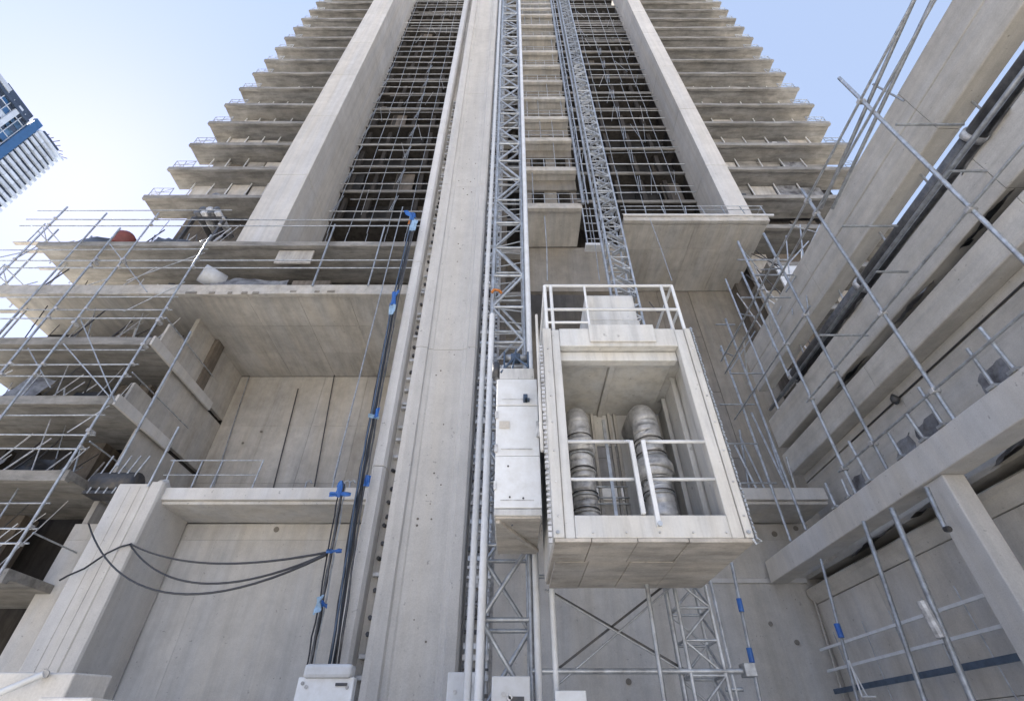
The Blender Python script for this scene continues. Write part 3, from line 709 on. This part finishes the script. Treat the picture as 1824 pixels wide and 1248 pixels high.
# ------------------------------------------------------------------ scaffold grids in the tower bays
def grid(x0, x1, Y, z0, z1, dx, label, ps):
    t = thing('scaffolding', ((x0+x1)/2, Y, z0), label, 'scaffolding')
    x = x0
    while x < x1:
        zz = z0
        while zz < z1:
            e = min(zz + 6, z1); bar('standard', (x + rj(.06), Y, zz), (x + rj(.06), Y + rj(.05), e), .026, M['steel'], t); zz = e
        x += dx
    for k, z in enumerate(LV):
        if z > z1: break
        nx = LV[k+1] if k + 1 < len(LV) else z + 3
        for hz in (0.05, .5, 1.0, 1.5):
            if hz > .1 and random.random() < (.25 if hz == 1.0 else .7): continue
            a = z + hz * (nx - z) / 2.1; xa, xb = x0 - .45 * (x0 < 0), x1 + .2
            if hz > .1 and random.random() < .4: xa += random.uniform(0, 3)
            bar('ledger', (xa, Y - .05 + rj(.05), a + rj(.1)), (xb, Y - .05 + rj(.05), a + rj(.1)), random.uniform(.018, .03) if hz > .1 else .04, random.choice([M['steel'], M['wsteel'], M['duct']]), t)
        for _ in range(3):
            xx = random.uniform(x0, x1 - .5)
            if random.random() < .6: bar('raker', (xx, Y + .1, z), (xx + rj(.9), Y + .2, nx - .3), .02, random.choice([M['steel'], M['duct']]), t)
        if k < 8:
            for x in [x0 + dx * i for i in range(0, int((x1-x0)/dx), ps)]:
                bar('raker', (x - .12, Y - .3, z - .2), (x + .1, Y - .15, z + 1.9), .024, M['steel'], t)
                bar('raker', (x + .02, Y - .35, z - .2), (x + .22, Y - .2, z + 1.9), .024, M['steel'], t)
grid(-12.5, -3.6, 20.5, ZA, LV[-1], 1.33, 'scaffold tube grid filling the dark bay between the left fin and the pilaster', 3)
grid(4.9, 12.4, 18.9, ZP, LV[-1], 1.28, 'scaffold tube grid filling the dark bay between the narrow mast and the right fin', 3)

# ------------------------------------------------------------------ left outer scaffold
Sc = thing('scaffolding', (-20, 15.8, -1.7), 'open galvanised tube scaffold standing in front of the lower left terraces', 'scaffolding')
YS = 15.8
def pole(x, z0, z1, Y=YS, r=.045, par=None, m=None): return bar('standard', (x, Y, z0), (x + rj(.1), Y + rj(.05), z1), r, m or M['steel'], par or Sc)
pole(-15.6, -1.7, zr(428, YS) + .4); pole(-19.25, -1.7, ZA + 1.6); pole(-20.6, -1.7, ZA + .2)
pole(-13.85, zr(830, YS), zr(592, YS)); pole(-24.7, -1.7, ZA + 2.2); pole(-24.7, -1.7, ZA + 2.2, Y=17.8); pole(-26.0, -1.7, ZA + 2.0, Y=17.2); pole(-26.3, -1.7, ZB + 2.2, Y=18.8)
pole(-6.15, ZLt, ZA + 2.2, r=.026); pole(-22.9, 3, ZA + 2.3, Y=16.3, r=.045); pole(-9.7, ZB - .3, ZA + 1.2, r=.05, Y=16.3); pole(-7.0, ZB - .3, ZA + 1.2, r=.04, Y=16.3)
pole(-12.9, ZLt, ZLt + 2.4, r=.04, Y=16.4)
for z in (ZA, ZB, ZC, ZD, ZE, ZF):
    for hz in (.55, 1.1):
        x1 = -3.8 if z > ZC + 1 else -15.4
        bar('guard_rail', (-26.3, YS + .08, z + hz + rj(.05)), (x1, YS + .1, z + hz + rj(.05)), .032, M['steel'], Sc)
        bar('guard_rail', (-25.6, 16.2, z + hz), (-25.6, 21.5, z + hz + rj(.1)), .028, M['steel'], Sc)
    bar('ledger', (-26.2, YS + .1, z + 1.9), (-15.5, YS + .1, z + 1.9 + rj(.1)), .028, M['steel'], Sc)
    for k in range(4):
        y = 16.3 + 1.5 * k; x = -25.7 + rj(.1)
        bar('post', (x, y, z - .3), (x, y, z + 1.3), .03, M['steel'], Sc)
        if k < 3: bar('brace', (x, y, z + (0 if k % 2 else 1.1)), (x, y + 1.5, z + (1.1 if k % 2 else 0)), .024, M['steel'], Sc)
    bar('brace', (-26.2, YS + .4, z - 1.7), (-24.8, YS + 1.6, z + 1.2), .026, M['steel'], Sc)
    bar('brace', (-24.9, YS + .2, z - 1.9), (-26.0, YS + 1.4, z + 1.2), .026, M['steel'], Sc)
    if z < ZB - 1:
        bar('guard_rail', (-15.95, 16.4, z + 1.1), (-15.95, 21, z + 1.1), .03, M['steel'], Sc)
# long raking braces
for (x0_, y0_, x1_, y1_, Y) in ((140, 560, 205, 715, 15.9), (113, 612, 195, 706, 15.7), (192, 430, 262, 520, 16.1), (365, 450, 225, 500, 16.2), (330, 502, 220, 555, 16.2), (195, 722, 120, 770, 16.1), (50, 620, 90, 690, 16.0)):
    bar('brace', at(x0_, y0_, Y=Y), at(x1_, y1_, Y=Y), .026, M['steel'], Sc)
for x, zz in ((-15.6, ZC + .3), (-15.6, ZD + 2.1), (-19.25, ZB + 1), (-19.25, ZC + .2), (-20.6, ZB + .9), (-15.6, ZE + 1.2)):
    MB().tube([(x, YS - .09, zz), (x, YS + .2, zz)], .09, 8).build('coupler', M['duct'], Sc)
for x in (-15.6, -19.25, -20.6, -24.7):
    for z in (ZA, ZB, ZC, ZD, ZE, ZF):
        for hz in (.55, 1.1):
            if x > -21 and x < -20 and z == ZA: continue
            MB().box(x - .06, x + .06, YS - .05, YS + .13, z + hz - .05, z + hz + .06).build('coupler', M['duct'], Sc, bevel=.015)
for z in (ZA, ZB, ZC, ZD, ZE):
    for k in range(3):
        y = 16.55 + .27 * k; xx = -25.1
        blk('plank', -26.9, -25.45 + rj(.1), y + 1.5 * (k % 2), y + .23 + 1.5 * (k % 2), z + .02, z + .06, M['floor'], Sc)
# ledge guard rail on the left ledge
Gr = thing('ledge_railing', (-9, 16.7, ZLt), 'thin tube railing with uneven posts on the ledge above the lower left wall', 'railing')
for x in (-12.6, -11.6, -10.9, -9.4, -6.5): bar('post', (x, 16.75, ZLt), (x + rj(.1), 16.75, ZLt + 1.2), .028, M['steel'], Gr)
for hz in (.6, 1.18): bar('rail', (-12.8, 16.75, ZLt + hz), (-9.4, 16.75, ZLt + hz), .022, M['steel'], Gr)
for x in (-7.5, -6.1, -5.9): MB().tube([(x, 16.8, ZLt), (x, 16.8, ZLt + .35), (x + .12, 16.8, ZLt + .42), (x + .2, 16.8, ZLt + .3)], .03, 7).build('hook', M['steel'], Gr)
# conduits on the recess wall
for i, (px0, py0, px1, py1, m) in enumerate(((410, 645, 345, 866, 'conc'), (443, 672, 380, 866, 'steel'), (531, 692, 487, 868, 'dsteel'), (596, 665, 560, 866, 'dsteel'), (392, 640, 365, 720, 'dsteel'))):
    a, b = at(px0, py0, Y=23.45), at(px1, py1, Y=23.45)
    o = MB().tube([a, b], .032, 7).build('wall_conduit', M[m], None, loc=b)
    tag(o, ['pale thin conduit, leftmost full-height one on the recess wall', 'galvanised thin conduit second from the left on the recess wall', 'black conduit in the middle of the recess wall above the ledge', 'black conduit nearest to the cable bundle on the recess wall', 'short black conduit high up next to the terrace end on the recess wall'][i], 'conduit', 'conduits on the recess wall')

# platform railing (right) and terrace A railing
Pr = thing('platform_railing', (10.5, 16.6, ZP), 'tube railing round the edge of the right platform below the fin', 'railing')
for i in range(8):
    x = PX0 + .2 + i * 1.15; bar('post', (x, 16.6, ZP), (x + rj(.15), 16.6, ZP + 1.15), .03, M['steel'], Pr)
for hz in (.4, .8, 1.15): bar('rail', (PX0, 16.6, ZP + hz), (PX1 + .1, 16.6, ZP + hz + rj(.06)), .024, M['steel'], Pr)
for hz in (.6, 1.15): bar('rail', (PX1, 16.6, ZP + hz), (PX1, 21, ZP + hz), .024, M['steel'], Pr)
MB().beam((PX0, 16.44, ZP + .05), (PX1 + .3, 16.44, ZP + .05), .10, .12).build('toe_board', M['light'], Pr)

# ------------------------------------------------------------------ right wing
RW = thing('side_wing', (11.2, 9, -1.7), 'long concrete side wing on the right with heavy horizontal beams running towards the viewer', 'building')
WX = 11.2
def lbeam(z0, z1, X, dep, ya, yb, name, grooves=(), m='beam'):
    h = z1 - z0
    pr = [(X, z0 + .06), (X + .05, z0), (X + dep, z0), (X + dep, z1), (X + .05, z1), (X - .02, z1 - .05)]
    zz = z1 - .14
    pr2 = [(X - .02, z1 - .05), (X - .02, z1 - .2), (X + .04, z1 - .24)]
    prof = [(X + .02, z0), (X + dep, z0), (X + dep, z1), (X + .03, z1), (X, z1 - .04)]
    for gz in grooves: prof += [(X + .05, gz + .05), (X + .10, gz + .02), (X + .10, gz - .02), (X + .05, gz - .05)] if False else [(X, gz + .03), (X + .04, gz), (X, gz - .03)]
    prof += [(X, z0 + .03)]
    yy = ya
    while yy < yb:
        e = min(yy + 6.1, yb); MB().prism(prof, 'y', yy + .006, e - .006, 6, .004).build(name, M[m], RW, bevel=.01); yy = e
lbeam(WX/.885, WX/.757, WX, .6, -6, 18.3, 'roof_beam', (13.75,))
lbeam(WX/1.135, WX/1.0, WX, .6, -6, 18.4, 'middle_beam', ())
lbeam(WX/1.296, WX/1.175, WX, .9, -6, 18.4, 'lower_beam', ())
# wall between lower beam and handrail beam, in panels, with a recessed groove
yy = -6
while yy < 18.4:
    e = min(yy + 6.1, 18.4)
    for (za, zb) in ((4.2, 8.28), (8.34, 8.63)):
        blk('wall_panel', 11.75 + abs(rj(.01)), 12.1, yy + .004, e - .004, za, zb, M['beam'], RW)
    yy = e
blk('wall_core', 12.0, 12.3, -6, 18.45, -1.7, 8.62, M['dshade'], RW)
blk('wall_core', 12.3, 12.5, -6, 18.4, 8.6, 10.9, M['dshade'], RW)  # dark core puts the shade of the beam gap into colour
# lower wall
yy = -2
while yy < 18.4:
    e = min(yy + 3.4, 18.4)
    for (za, zb) in ((-1.7, .9), (.915, 3.9)):
        blk('wall_panel', 10.4 + abs(rj(.01)), 10.9, yy + .004, e - .004, za, zb, M['lowwall'], RW)
    yy = e
blk('wall_core', 10.7, 11.0, -2, 18.4, -1.7, 4.6, M['brown'], RW)
MB().prism([(10.22, 4.2), (10.22, 4.35), (10.3, 4.42), (11.0, 4.42), (11.0, 3.92), (10.38, 3.92)], 'y', -2, 18.4, 10, .005).build('cornice', M['beam'], RW, bevel=.01)
blk('soffit_strip', 10.45, 11.74, -2, 18.4, 4.72, 4.85, M['beam'], RW)
# handrail beam and its column
MB().prism([(9.0, 4.55), (9.0, 5.26), (9.62, 5.26), (9.62, 4.55)], 'y', -2, 18.2, 14, .004).build('edge_beam', M['light'], RW, bevel=.025)
MB().prism([(9.08, 9.62), (9.56, 9.62), (9.56, 10.25), (9.08, 10.25)], 'z', -1.7, 4.548, 6, .003).build('column', M['light'], RW, bevel=.03)
# dark pipe between roof beam and middle beam
Dp = thing('dark_pipe', (11.7, 8, 11.9), 'large dark round pipe slung in the gap under the topmost beam of the side wing', 'pipe')
for a, b in ((-6, 1), (1.02, 6), (6.02, 11), (11.02, 16)):
    MB().tube([(11.55, a, 11.85), (11.55, b, 11.85)], .27, 16).build('pipe_section', M['pipe'], Dp, smooth=True)
    MB().tube([(11.55, b - .1, 11.85), (11.55, b + .06, 11.85)], .32, 16).build('pipe_collar', M['duct'], Dp, smooth=True)
MB().tube([(11.2, -6, 11.5), (11.22, 18, 11.5)], .07, 8).build('side_pipe', M['steel'], Dp, smooth=True)
MB().tube([(11.9, -6, 11.35), (11.9, 18, 11.35)], .13, 10).build('side_pipe', M['pipe'], Dp, smooth=True)
for y in (2.5, 5.5, 7.5, 9.5, 12, 15): bar('hanger', (11.55, y, 12.0), (11.6, y, 12.8), .03, M['steel'], Dp)
# sheeting and clutter stuffed in gaps
for i, (y, x, z, w_, h_) in enumerate(((10.5, 9.9, 4.65, 1.8, .6), (13.2, 9.95, 4.6, 2.2, .5), (8.2, 9.9, 4.7, 1.4, .7))):
    o = MB().sheet((x, y, z - h_*.1), (.25, w_, .0), (.55, 0, h_*.55), 10, 6, .06).build('dark_sheet', M['dtarp'], None, loc=(x, y, z), smooth=True)
    tag(o, ['crumpled dark plastic sheet under the handrail beam, between the two hanging rods', 'crumpled dark plastic sheet under the handrail beam, farthest from the viewer', 'crumpled dark plastic sheet under the handrail beam, beside the column'][i], 'sheet')
for i, (y, z) in enumerate(((6.2, 9.78), (9.0, 9.76), (12.2, 9.76), (11.0, 11.25), (14.0, 11.3), (5.0, 11.2))):
    o = MB().sheet((11.1, y, z - .12), (.05, 1.6, .02), (.35, 0, .22), 12, 4, .05).build('dark_sheet', M['dtarp'] if i % 2 == 0 else M['tarp'], None, loc=(11.1, y, z), smooth=True)
    tag(o, 'crumpled sheet in the gap %s, %s' % ('above the lowest wing beam' if i < 3 else 'above the middle wing beam', ['near end', 'half way along', 'far end', 'half way along', 'far end', 'near end'][i]), 'sheet', 'sheeting caught between the beams')

# right scaffold on the handrail beam
Rs = thing('scaffolding', (9.1, 9, -1.7), 'tall galvanised tube scaffold in front of the side wing on the right', 'scaffolding')
def rp(Y, z0, z1, X=9.05, r=.045): return bar('standard', (X, Y, z0), (X, Y + rj(.05), z1), r, M['steel'], Rs)
rp(8.6, 5.26, 13.6); rp(5.65, 5.26, 14.4); rp(10.9, 5.26, 14.4); rp(12.3, 5.26, 15.8); rp(15.1, 5.3, 14.2); rp(16.15, 5.3, 13.6)
rp(12.85, 9.5, 14.6, r=.04); rp(14.05, 9.0, 15.5, r=.035)
for z_, r_ in ((5.97, .03), (8.26, .03), (13.0, .035), (12.35, .035)):
    bar('ledger', (9.0, -4, z_), (9.0, 16.5 if z_ > 9 else 12.5, z_), r_, M['steel'], Rs)
bar('ledger', (9.0, 10.5, 10.4), (9.0, 17, 10.4), .028, M['steel'], Rs)
for (px0, py0, px1, py1, Y) in ((1596, 222, 1712, 224, 5.7), (1500, 403, 1600, 412, 8.6), (1460, 597, 1535, 590, 9.8), (1690, 305, 1752, 306, 6.2), (1560, 484, 1612, 486, 8.8), (1313, 463, 1400, 466, 12.8), (1340, 490, 1410, 492, 12.3), (1275, 578, 1306, 580, 16.1), (1302, 665, 1358, 668, 15.1), (1282, 720, 1340, 722, 16.0), (1300, 860, 1380, 865, 15.6), (1290, 790, 1345, 792, 15.9), (1320, 530, 1405, 532, 13)):
    a = at(px0, py0, Y=Y); b = at(px1, py1, Y=Y); bar('transom', a, (b.x + .1, Y, a.z), .032, M['steel'], Rs)
for (px0, py0, px1, py1, Y) in ((1555, 150, 1610, 180, 6), (1405, 400, 1475, 420, 12.5), (1412, 560, 1400, 420, 14.0), (1385, 560, 1460, 400, 14.5), (1430, 540, 1478, 400, 13.5), (1300, 660, 1345, 590, 15.6), (1395, 480, 1440, 560, 13.6), (1440, 430, 1385, 490, 13.2), (1425, 400, 1440, 560, 13), (1400, 520, 1450, 440, 13)):
    bar('brace', at(px0, py0, Y=Y), at(px1, py1, Y=Y), .028, M['steel'], Rs)
for (y, zs_) in ((8.6, (5.97, 8.26, 12.35, 13.0)), (5.65, (5.97, 8.26, 13.0)), (10.9, (5.97, 8.26, 10.4, 13.0)), (12.3, (5.97, 8.26, 10.4, 13.0))):
    for z in zs_: MB().box(8.95, 9.13, y - .06, y + .06, z - .06, z + .06).build('coupler', M['duct'], Rs, bevel=.012)
# long tubes against the sky
bar('ledger', at(1655, -60, X=9.3), at(1462, 372, X=9.3), .05, M['steel'], Rs)
bar('ledger', at(1690, -60, X=9.6), at(1483, 372, X=9.6), .05, M['steel'], Rs)
for k in range(5):
    y = 11.2 + k * 1.2; bar('brace', (9.3, y, 12.9), (9.5, y + 1.2, 11.4 if k % 2 else 14.2), .028, M['steel'], Rs)
# upright stubs bunched at the back end of the ledge
for i in range(9):
    x = 8.6 + .2 * i + rj(.1); bar('standard', (x, 16.6 + rj(.3), ZLt), (x + rj(.3), 16.6, ZLt + random.uniform(1.2, 3.2)), .04, M['steel'], Rs)
# stubs on top of the handrail beam
for i, y in enumerate((7.0, 7.5, 8.9, 9.5, 10.3, 11.6, 12.6, 13.3)):
    h = random.uniform(.5, 1.2)
    MB().tube([(9.05, y, 5.25), (9.02 + rj(.05), y + rj(.05), 5.25 + h)], .04, 7).build('stub_post', M['steel'], Rs)
    blk('base_shoe', 8.97, 9.13, y - .1, y + .1, 5.26, 5.32, M['steel'], Rs)
for y in (7.2, 9.2, 10.0, 12.0): MB().sheet((9.2, y, 5.3), (.05, .7, .0), (.1, 0, .5), 5, 5, .06).build('loose_cover', M['tarp'], Rs, smooth=True)
# hanging rods under the beam with blue rails
Hr = thing('hanging_rods', (9.55, 11, 1), 'thick steel rods with crossing rails hanging in front of the lower right wall', 'rods')
for (px0, py0, px1, py1, Y, r) in ((1538, 928, 1652, 1262, 11.5, .05), (1588, 905, 1738, 1262, 10.5, .06), (1462, 995, 1532, 1262, 13.8, .04), (1650, 868, 1684, 942, 9.9, .05)):
    bar('rod', at(px0, py0, Y=Y), at(px1, py1, Y=Y), r, M['steel'], Hr)
p = at(1684, 942, Y=9.9); MB().tube([p, p + Vector((0, -.1, -.03))], .06, 8).build('rod_end', M['dsteel'], Hr)
for z_, m, h_ in ((1.45, 'bsteel', .13), (1.98, 'wsteel', .07), (2.55, 'wsteel', .07)):
    MB().beam((9.9, 3, z_), (9.9, 18.2, z_), .05, h_).build('rail', M[m], Hr)
bar('clip', at(1490, 1110, Y=13.7), at(1499, 1135, Y=13.7), .07, M['blue'], Hr)
MB().tube([at(1640, 1070, Y=10.4), at(1676, 1135, Y=10.4)], .085, 8).build('sleeve', M['duct'], Hr)
for (a_, b_) in (((1510, 1175), (1545, 1240)), ((1512, 1175), (1536, 1240)), ((1536, 1240), (1560, 1240))):
    bar('strap', at(*a_, Y=13.5), at(*b_, Y=13.5), .018, M['wsteel'], Hr)
for (a_, b_) in (((1445, 1050), (1510, 1262)), ):
    bar('conduit', at(*a_, Y=18.3), at(*b_, Y=18.3), .03, M['conc'], Hr)
for i in range(7):
    y = 9 + 1.35 * i; bar('rod', (9.95, y, -1.7), (9.95, y + rj(.2), 2.9), .016, M['steel'], Hr)
# wall lamp on the groove line
Lp = thing('wall_lamp', (11.3, 11, 8.1), 'small black unlit lamp hanging on a cable on the side wing wall', 'lamp')
p = at(1592, 708, X=11.6)
MB().tube([p + Vector((0,0,.12)), p, p - Vector((0,0,.12)), p - Vector((0,0,.22))], .1, 10, rs=[.03,.11,.12,.05]).build('lamp_head', M['dsteel'], Lp, smooth=True)
MB().tube([(11.74, -3, 8.31), (11.72, p.y, 8.30), (11.74, 15, 8.31)], .028, 6).build('cable', M['dsteel'], Lp)

# ------------------------------------------------------------------ clutter on terraces
ordn = ['top', 'second', 'third', 'fourth', 'fifth', 'lowest']
for i, z in enumerate((ZA, ZB, ZC, ZD, ZE, ZF)):
    t = thing('steel_props', (-20, 18, z), 'tangle of leaning steel props and bars on the %s lower left terrace' % ordn[i], 'props', 'props stored on the left terraces')
    for k in range(32):
        x = random.uniform(-24.8, -17.2) if i != 0 else random.uniform(-24, -16)
        y = random.uniform(16.9, 19); L_ = random.uniform(1.0, 3.0)
        bar('prop', (x, y, z), (x + rj(1.1), y + random.uniform(0, 1), z + L_), random.choice([.02, .025, .035]), random.choice([M['steel'], M['duct'], M['duct'], M['dsteel'], M['dsteel'], M['wsteel']]), t)
    for k in range(3):
        x = -24.2 + 2.6 * k + rj(.4); mk = ('dtarp', 'tarp', 'dtarp')[k]
        o = MB().sheet((x, 17.4 + rj(.3), z + .05), (random.uniform(1, 2.2), .2, .1), (rj(.3), .4, random.uniform(.9, 1.8)), 9, 7, .12).build('tarpaulin', M[mk], None, loc=(x, 17.4, z), smooth=True)
        tag(o, ('black crumpled sheet at the outer end of the %s lower left terrace', 'grey crumpled sheet half way along the %s lower left terrace', 'black crumpled sheet near the inner end of the %s lower left terrace')[k] % ordn[i], 'tarpaulin', 'sheets draped over props on the left terraces')
# wrapped load and sheets on slab B
p = at(360, 490, Y=16.9)
Wl = thing('wrapped_load', p, 'round white end drum wrapped in clear sheeting on the second terrace', 'drum')
MB().tube([(p.x, 16.8, p.z + .1), (p.x + .7, 17.6, p.z + .1)], .5, 16).build('drum', M['wsteel'], Wl, smooth=True)
MB().sheet((p.x + .5, 16.9, ZB + .05), (3.6, .3, 0), (0, .5, 1.5), 14, 7, .15).build('wrap', M['tarp'], Wl, smooth=True)
blk('crate', -11.6, -9.6, 17.6, 18.6, ZB, ZB + 1.5, M['brown'], T)
blk('partition', -15.5, -5, 19.2, 19.5, ZB, ZA - .3, M['dshade'], T)
for i, (x, z) in enumerate(((-15.0, ZB), (-12.5, ZB), (-8.6, ZB))):
    pn = MB().box(x, x + 1.9, 16.8, 16.9, z + 2.0, z + 3.0).build('hanging_board', M['pale'], None, loc=(x, 16.8, z + 2), bevel=.01) if i == 1 else None
    if pn: tag(pn, 'pale square board hanging under the top terrace by the left fin foot', 'board')
# red container
p = at(233, 413, Y=17.2)
Rc = thing('red_barrel', (p.x, 17.2, ZA), 'red ribbed plastic barrel at the edge of the top left terrace', 'barrel')
zb0 = ZA + .02
MB().tube([(p.x, 17.2, zb0 + .35 + q) for q in (0, .1, .3, .34, .6, .64, .9, 1.0)], .5, 18, rs=[.44,.5,.5,.53,.5,.53,.5,.42]).build('body', M['red'], Rc, smooth=True)
MB().tube([(p.x, 17.2, zb0 + 1.35), (p.x, 17.2, zb0 + 1.42)], .36, 16).build('lid', M['dsteel'], Rc)
MB().box(p.x - .5, p.x + .5, 16.8, 17.7, zb0, zb0 + .34).build('stand', M['duct'], Rc, bevel=.02)
for (x, y0_, nm) in ((at(262, 395, Y=16.8).x, 16.8, 0),):
    o = MB().sheet((x + .2, 17.6, ZA + .1), (2.2, .6, 0), (-.6, .6, 2.6), 12, 8, .18).build('tarpaulin', M['dtarp'], None, loc=(x, 17.6, ZA), smooth=True)
    tag(o, 'large black tarpaulin hanging just right of the red barrel', 'tarpaulin')
# pile of pipes at the terrace
pp = thing('pipe_stack', (at(385, 390, Y=18.2).x, 18.2, ZA), 'stack of dark pipes lying on the terrace just left of the left fin', 'pipes')
q0 = at(385, 392, Y=18.2)
for i in range(7):
    x = q0.x - .9 + (i % 4) * .42 + (.2 if i > 3 else 0); z = q0.z + (.36 if i > 3 else 0)
    MB().tube([(x, 17.6, z), (x, 19.5, z)], .2, 12).build('pipe', M['duct' if i % 2 else 'pipe'], pp, smooth=True)
blk('bearer', q0.x - 1.2, q0.x + .9, 17.8, 18.0, q0.z - .35, q0.z - .2, M['dsteel'], pp)
blk('bearer', q0.x - 1.2, q0.x - 1.05, 17.8, 18.0, ZA, q0.z - .2, M['dsteel'], pp); blk('bearer', q0.x + .7, q0.x + .85, 17.8, 18.0, ZA, q0.z - .2, M['dsteel'], pp)
# blue and orange cloth by the cable top
p = at(722, 382, Y=12)
o = MB().sheet(p, (.45, .1, -.1), (-.1, 0, .3), 6, 5, .05).build('blue_flag', M['blue'], None, loc=p, smooth=True); tag(o, 'dark blue rag fluttering at the top of the main cable bundle', 'rag')
p = at(728, 392, Y=11.8)
o = MB().sheet(p, (.18, .1, .02), (.0, 0, -.25), 5, 5, .03).build('orange_rag', M['orange'], None, loc=p, smooth=True); tag(o, 'small orange rag just below the blue rag on the cable bundle', 'rag')
p = at(880, 520, Y=7.9)
o = MB().tube([p + Vector((-.05, 0, -.02)), p + Vector((0, -.02, .06)), p + Vector((.12, 0, .05)), p + Vector((.18, .05, 0))], .035, 7).build('orange_sling', M['orange'], None, loc=p, smooth=True); tag(o, 'faded orange lifting sling hooked on the wide lattice mast', 'sling')
# long thin lines hanging in front
for i, (x0_, y0_, x1_, y1_, Y, r, lab) in enumerate(((1157, 388, 1197, 500, 14, .018, 'thin steel wire hanging over the right platform soffit'), (970, 385, 975, 500, 7.5, .012, 'thin steel wire hanging down to the left corner of the cabin roof rail'), (1050, 370, 1068, 500, 9, .012, 'thin steel wire hanging just left of the narrow mast'))):
    a, b = at(x0_, y0_, Y=Y), at(x1_, y1_, Y=Y)
    o = MB().tube([a, a.lerp(b, .5) + Vector((.02, 0, 0)), b], r, 6).build('hanging_wire', M['steel'], None, loc=b); tag(o, lab, 'wire')
p = at(215, 840, Y=17)
t = thing('machine', (p.x, 17.2, ZLt), 'dark grey motor unit on the ledge above the corner column', 'machine')
MB().tube([(p.x - .9, 17.3, ZLt + .5), (p.x + .6, 17.3, ZLt + .5)], .42, 14).build('drum', M['dsteel'], t, smooth=True)
blk('base', p.x - 1, p.x + .7, 17, 17.7, ZLt, ZLt + .12, M['dsteel'], t)
t2 = p.x
for k in range(5): bar('pipe', (p.x - .8 + k * .3, 17.0, ZLt), (p.x - .6 + k * .35, 17.0, ZLt + 1.5), .03, M['steel'], t)

# ------------------------------------------------------------------ near parapet bottom left
Np = thing('parapet', (-5, 5.4, -1.7), 'near pale concrete parapet in the bottom left corner with a handrail tube', 'parapet')
p = at(135, 1196, Y=5.0)
MB().prism([(5.0, p.z), (5.0, -1.7), (5.5, -1.7), (5.5, p.z + .02)], 'x', -9, p.x, 6, .006).build('wall', M['light'], Np, bevel=.015)
bar('handrail', at(-40, 1250, Y=4.8), at(78, 1200, Y=4.9), .028, M['wsteel'], Np)
bar('handrail_end', at(78, 1200, Y=4.9), at(80, 1200, Y=5.0), .034, M['duct'], Np)
p = at(70, 1241, Y=4.4); q = at(165, 1241, Y=4.4)
o = MB().box(p.x, q.x, 4.4, 4.7, -1.7, p.z).build('kerb_block', M['light'], None, loc=(p.x, 4.4, -1.7), bevel=.012); tag(o, 'low pale block whose top just shows at the bottom left edge', 'block')

# ------------------------------------------------------------------ distant tower
D = thing('glass_tower', (-230, 100, -1.7), 'distant blue glass skyscraper with white floor bands at the far left', 'building')
XT = -214; ZT = 219.0
MB().box(-270, XT - 1.2, 44, 120, -1.7, ZT - 4).build('core', M['tdark'], D)
for k in range(24):
    z = ZT - 5 - k * 3.3
    for j in range(3):
        y = 107 + j * 4.6; blk('floor_band', XT - 1 - rj(.1), XT + rj(.1), y, y + 4.5, z, z + 1.5 + rj(.15), M['twhite'], D)
    blk('floor_band', -270, XT - .2, 120.2, 121, z, z + 1.5, M['twhite'], D)
MB().box(XT - .8, XT + .6, 103, 106.4, -1.7, ZT + 1).build('blue_band', M['bband'], D)
for k in range(20):
    z = ZT - 7 - k * 3.3
    for j in range(14):
        y = 60 + j * 3.05; blk('window', XT - 1.1, XT - .6 + rj(.1), y + .12, y + 2.95, z, z + random.choice([3.0, 3.0, 2.0]), random.choice([M['glass'], M['glass'], M['tdark'], M['tdark'], M['twhite'], M['bband']]), D)
    blk('spandrel', XT - .6, XT - .3, 60, 103, z - .35, z - .05, M['twhite'] if k % 3 == 0 else M['glass'], D)
for j in range(15): blk('mullion', XT - .6, XT - .1, 59.9 + j * 3.05, 60.1 + j * 3.05, -1.7, ZT - 2, M['twhite'], D)
blk('mullion', XT - .8, XT + .3, 96, 98, -1.7, ZT - 2, M['twhite'], D)
blk('roof_frame', -224, XT - .4, 88, 102, ZT - 4, ZT + 1, M['tdark'], D); blk('roof_frame', -226, XT + .8, 60, 90, ZT - 3, ZT - .8, M['twhite'], D)
blk('parapet', XT - 2, XT + .6, 44, 102, ZT - 5, ZT - 3.4, M['tdark'], D)
blk('parapet', XT - 2, XT + .8, 107, 121.5, ZT - 2.4, ZT - 1.4, M['twhite'], D)
blk('roof_unit', -220, XT - .8, 109, 118, ZT - 1.4, ZT + 1.6, M['tdark'], D)
for k in range(7): bar('antenna', (-215, 110 + 1.6 * k, ZT - 1), (-214 + rj(1), 111 + k * 1.9, ZT + random.uniform(1, 4)), .16, M['dsteel'], D)
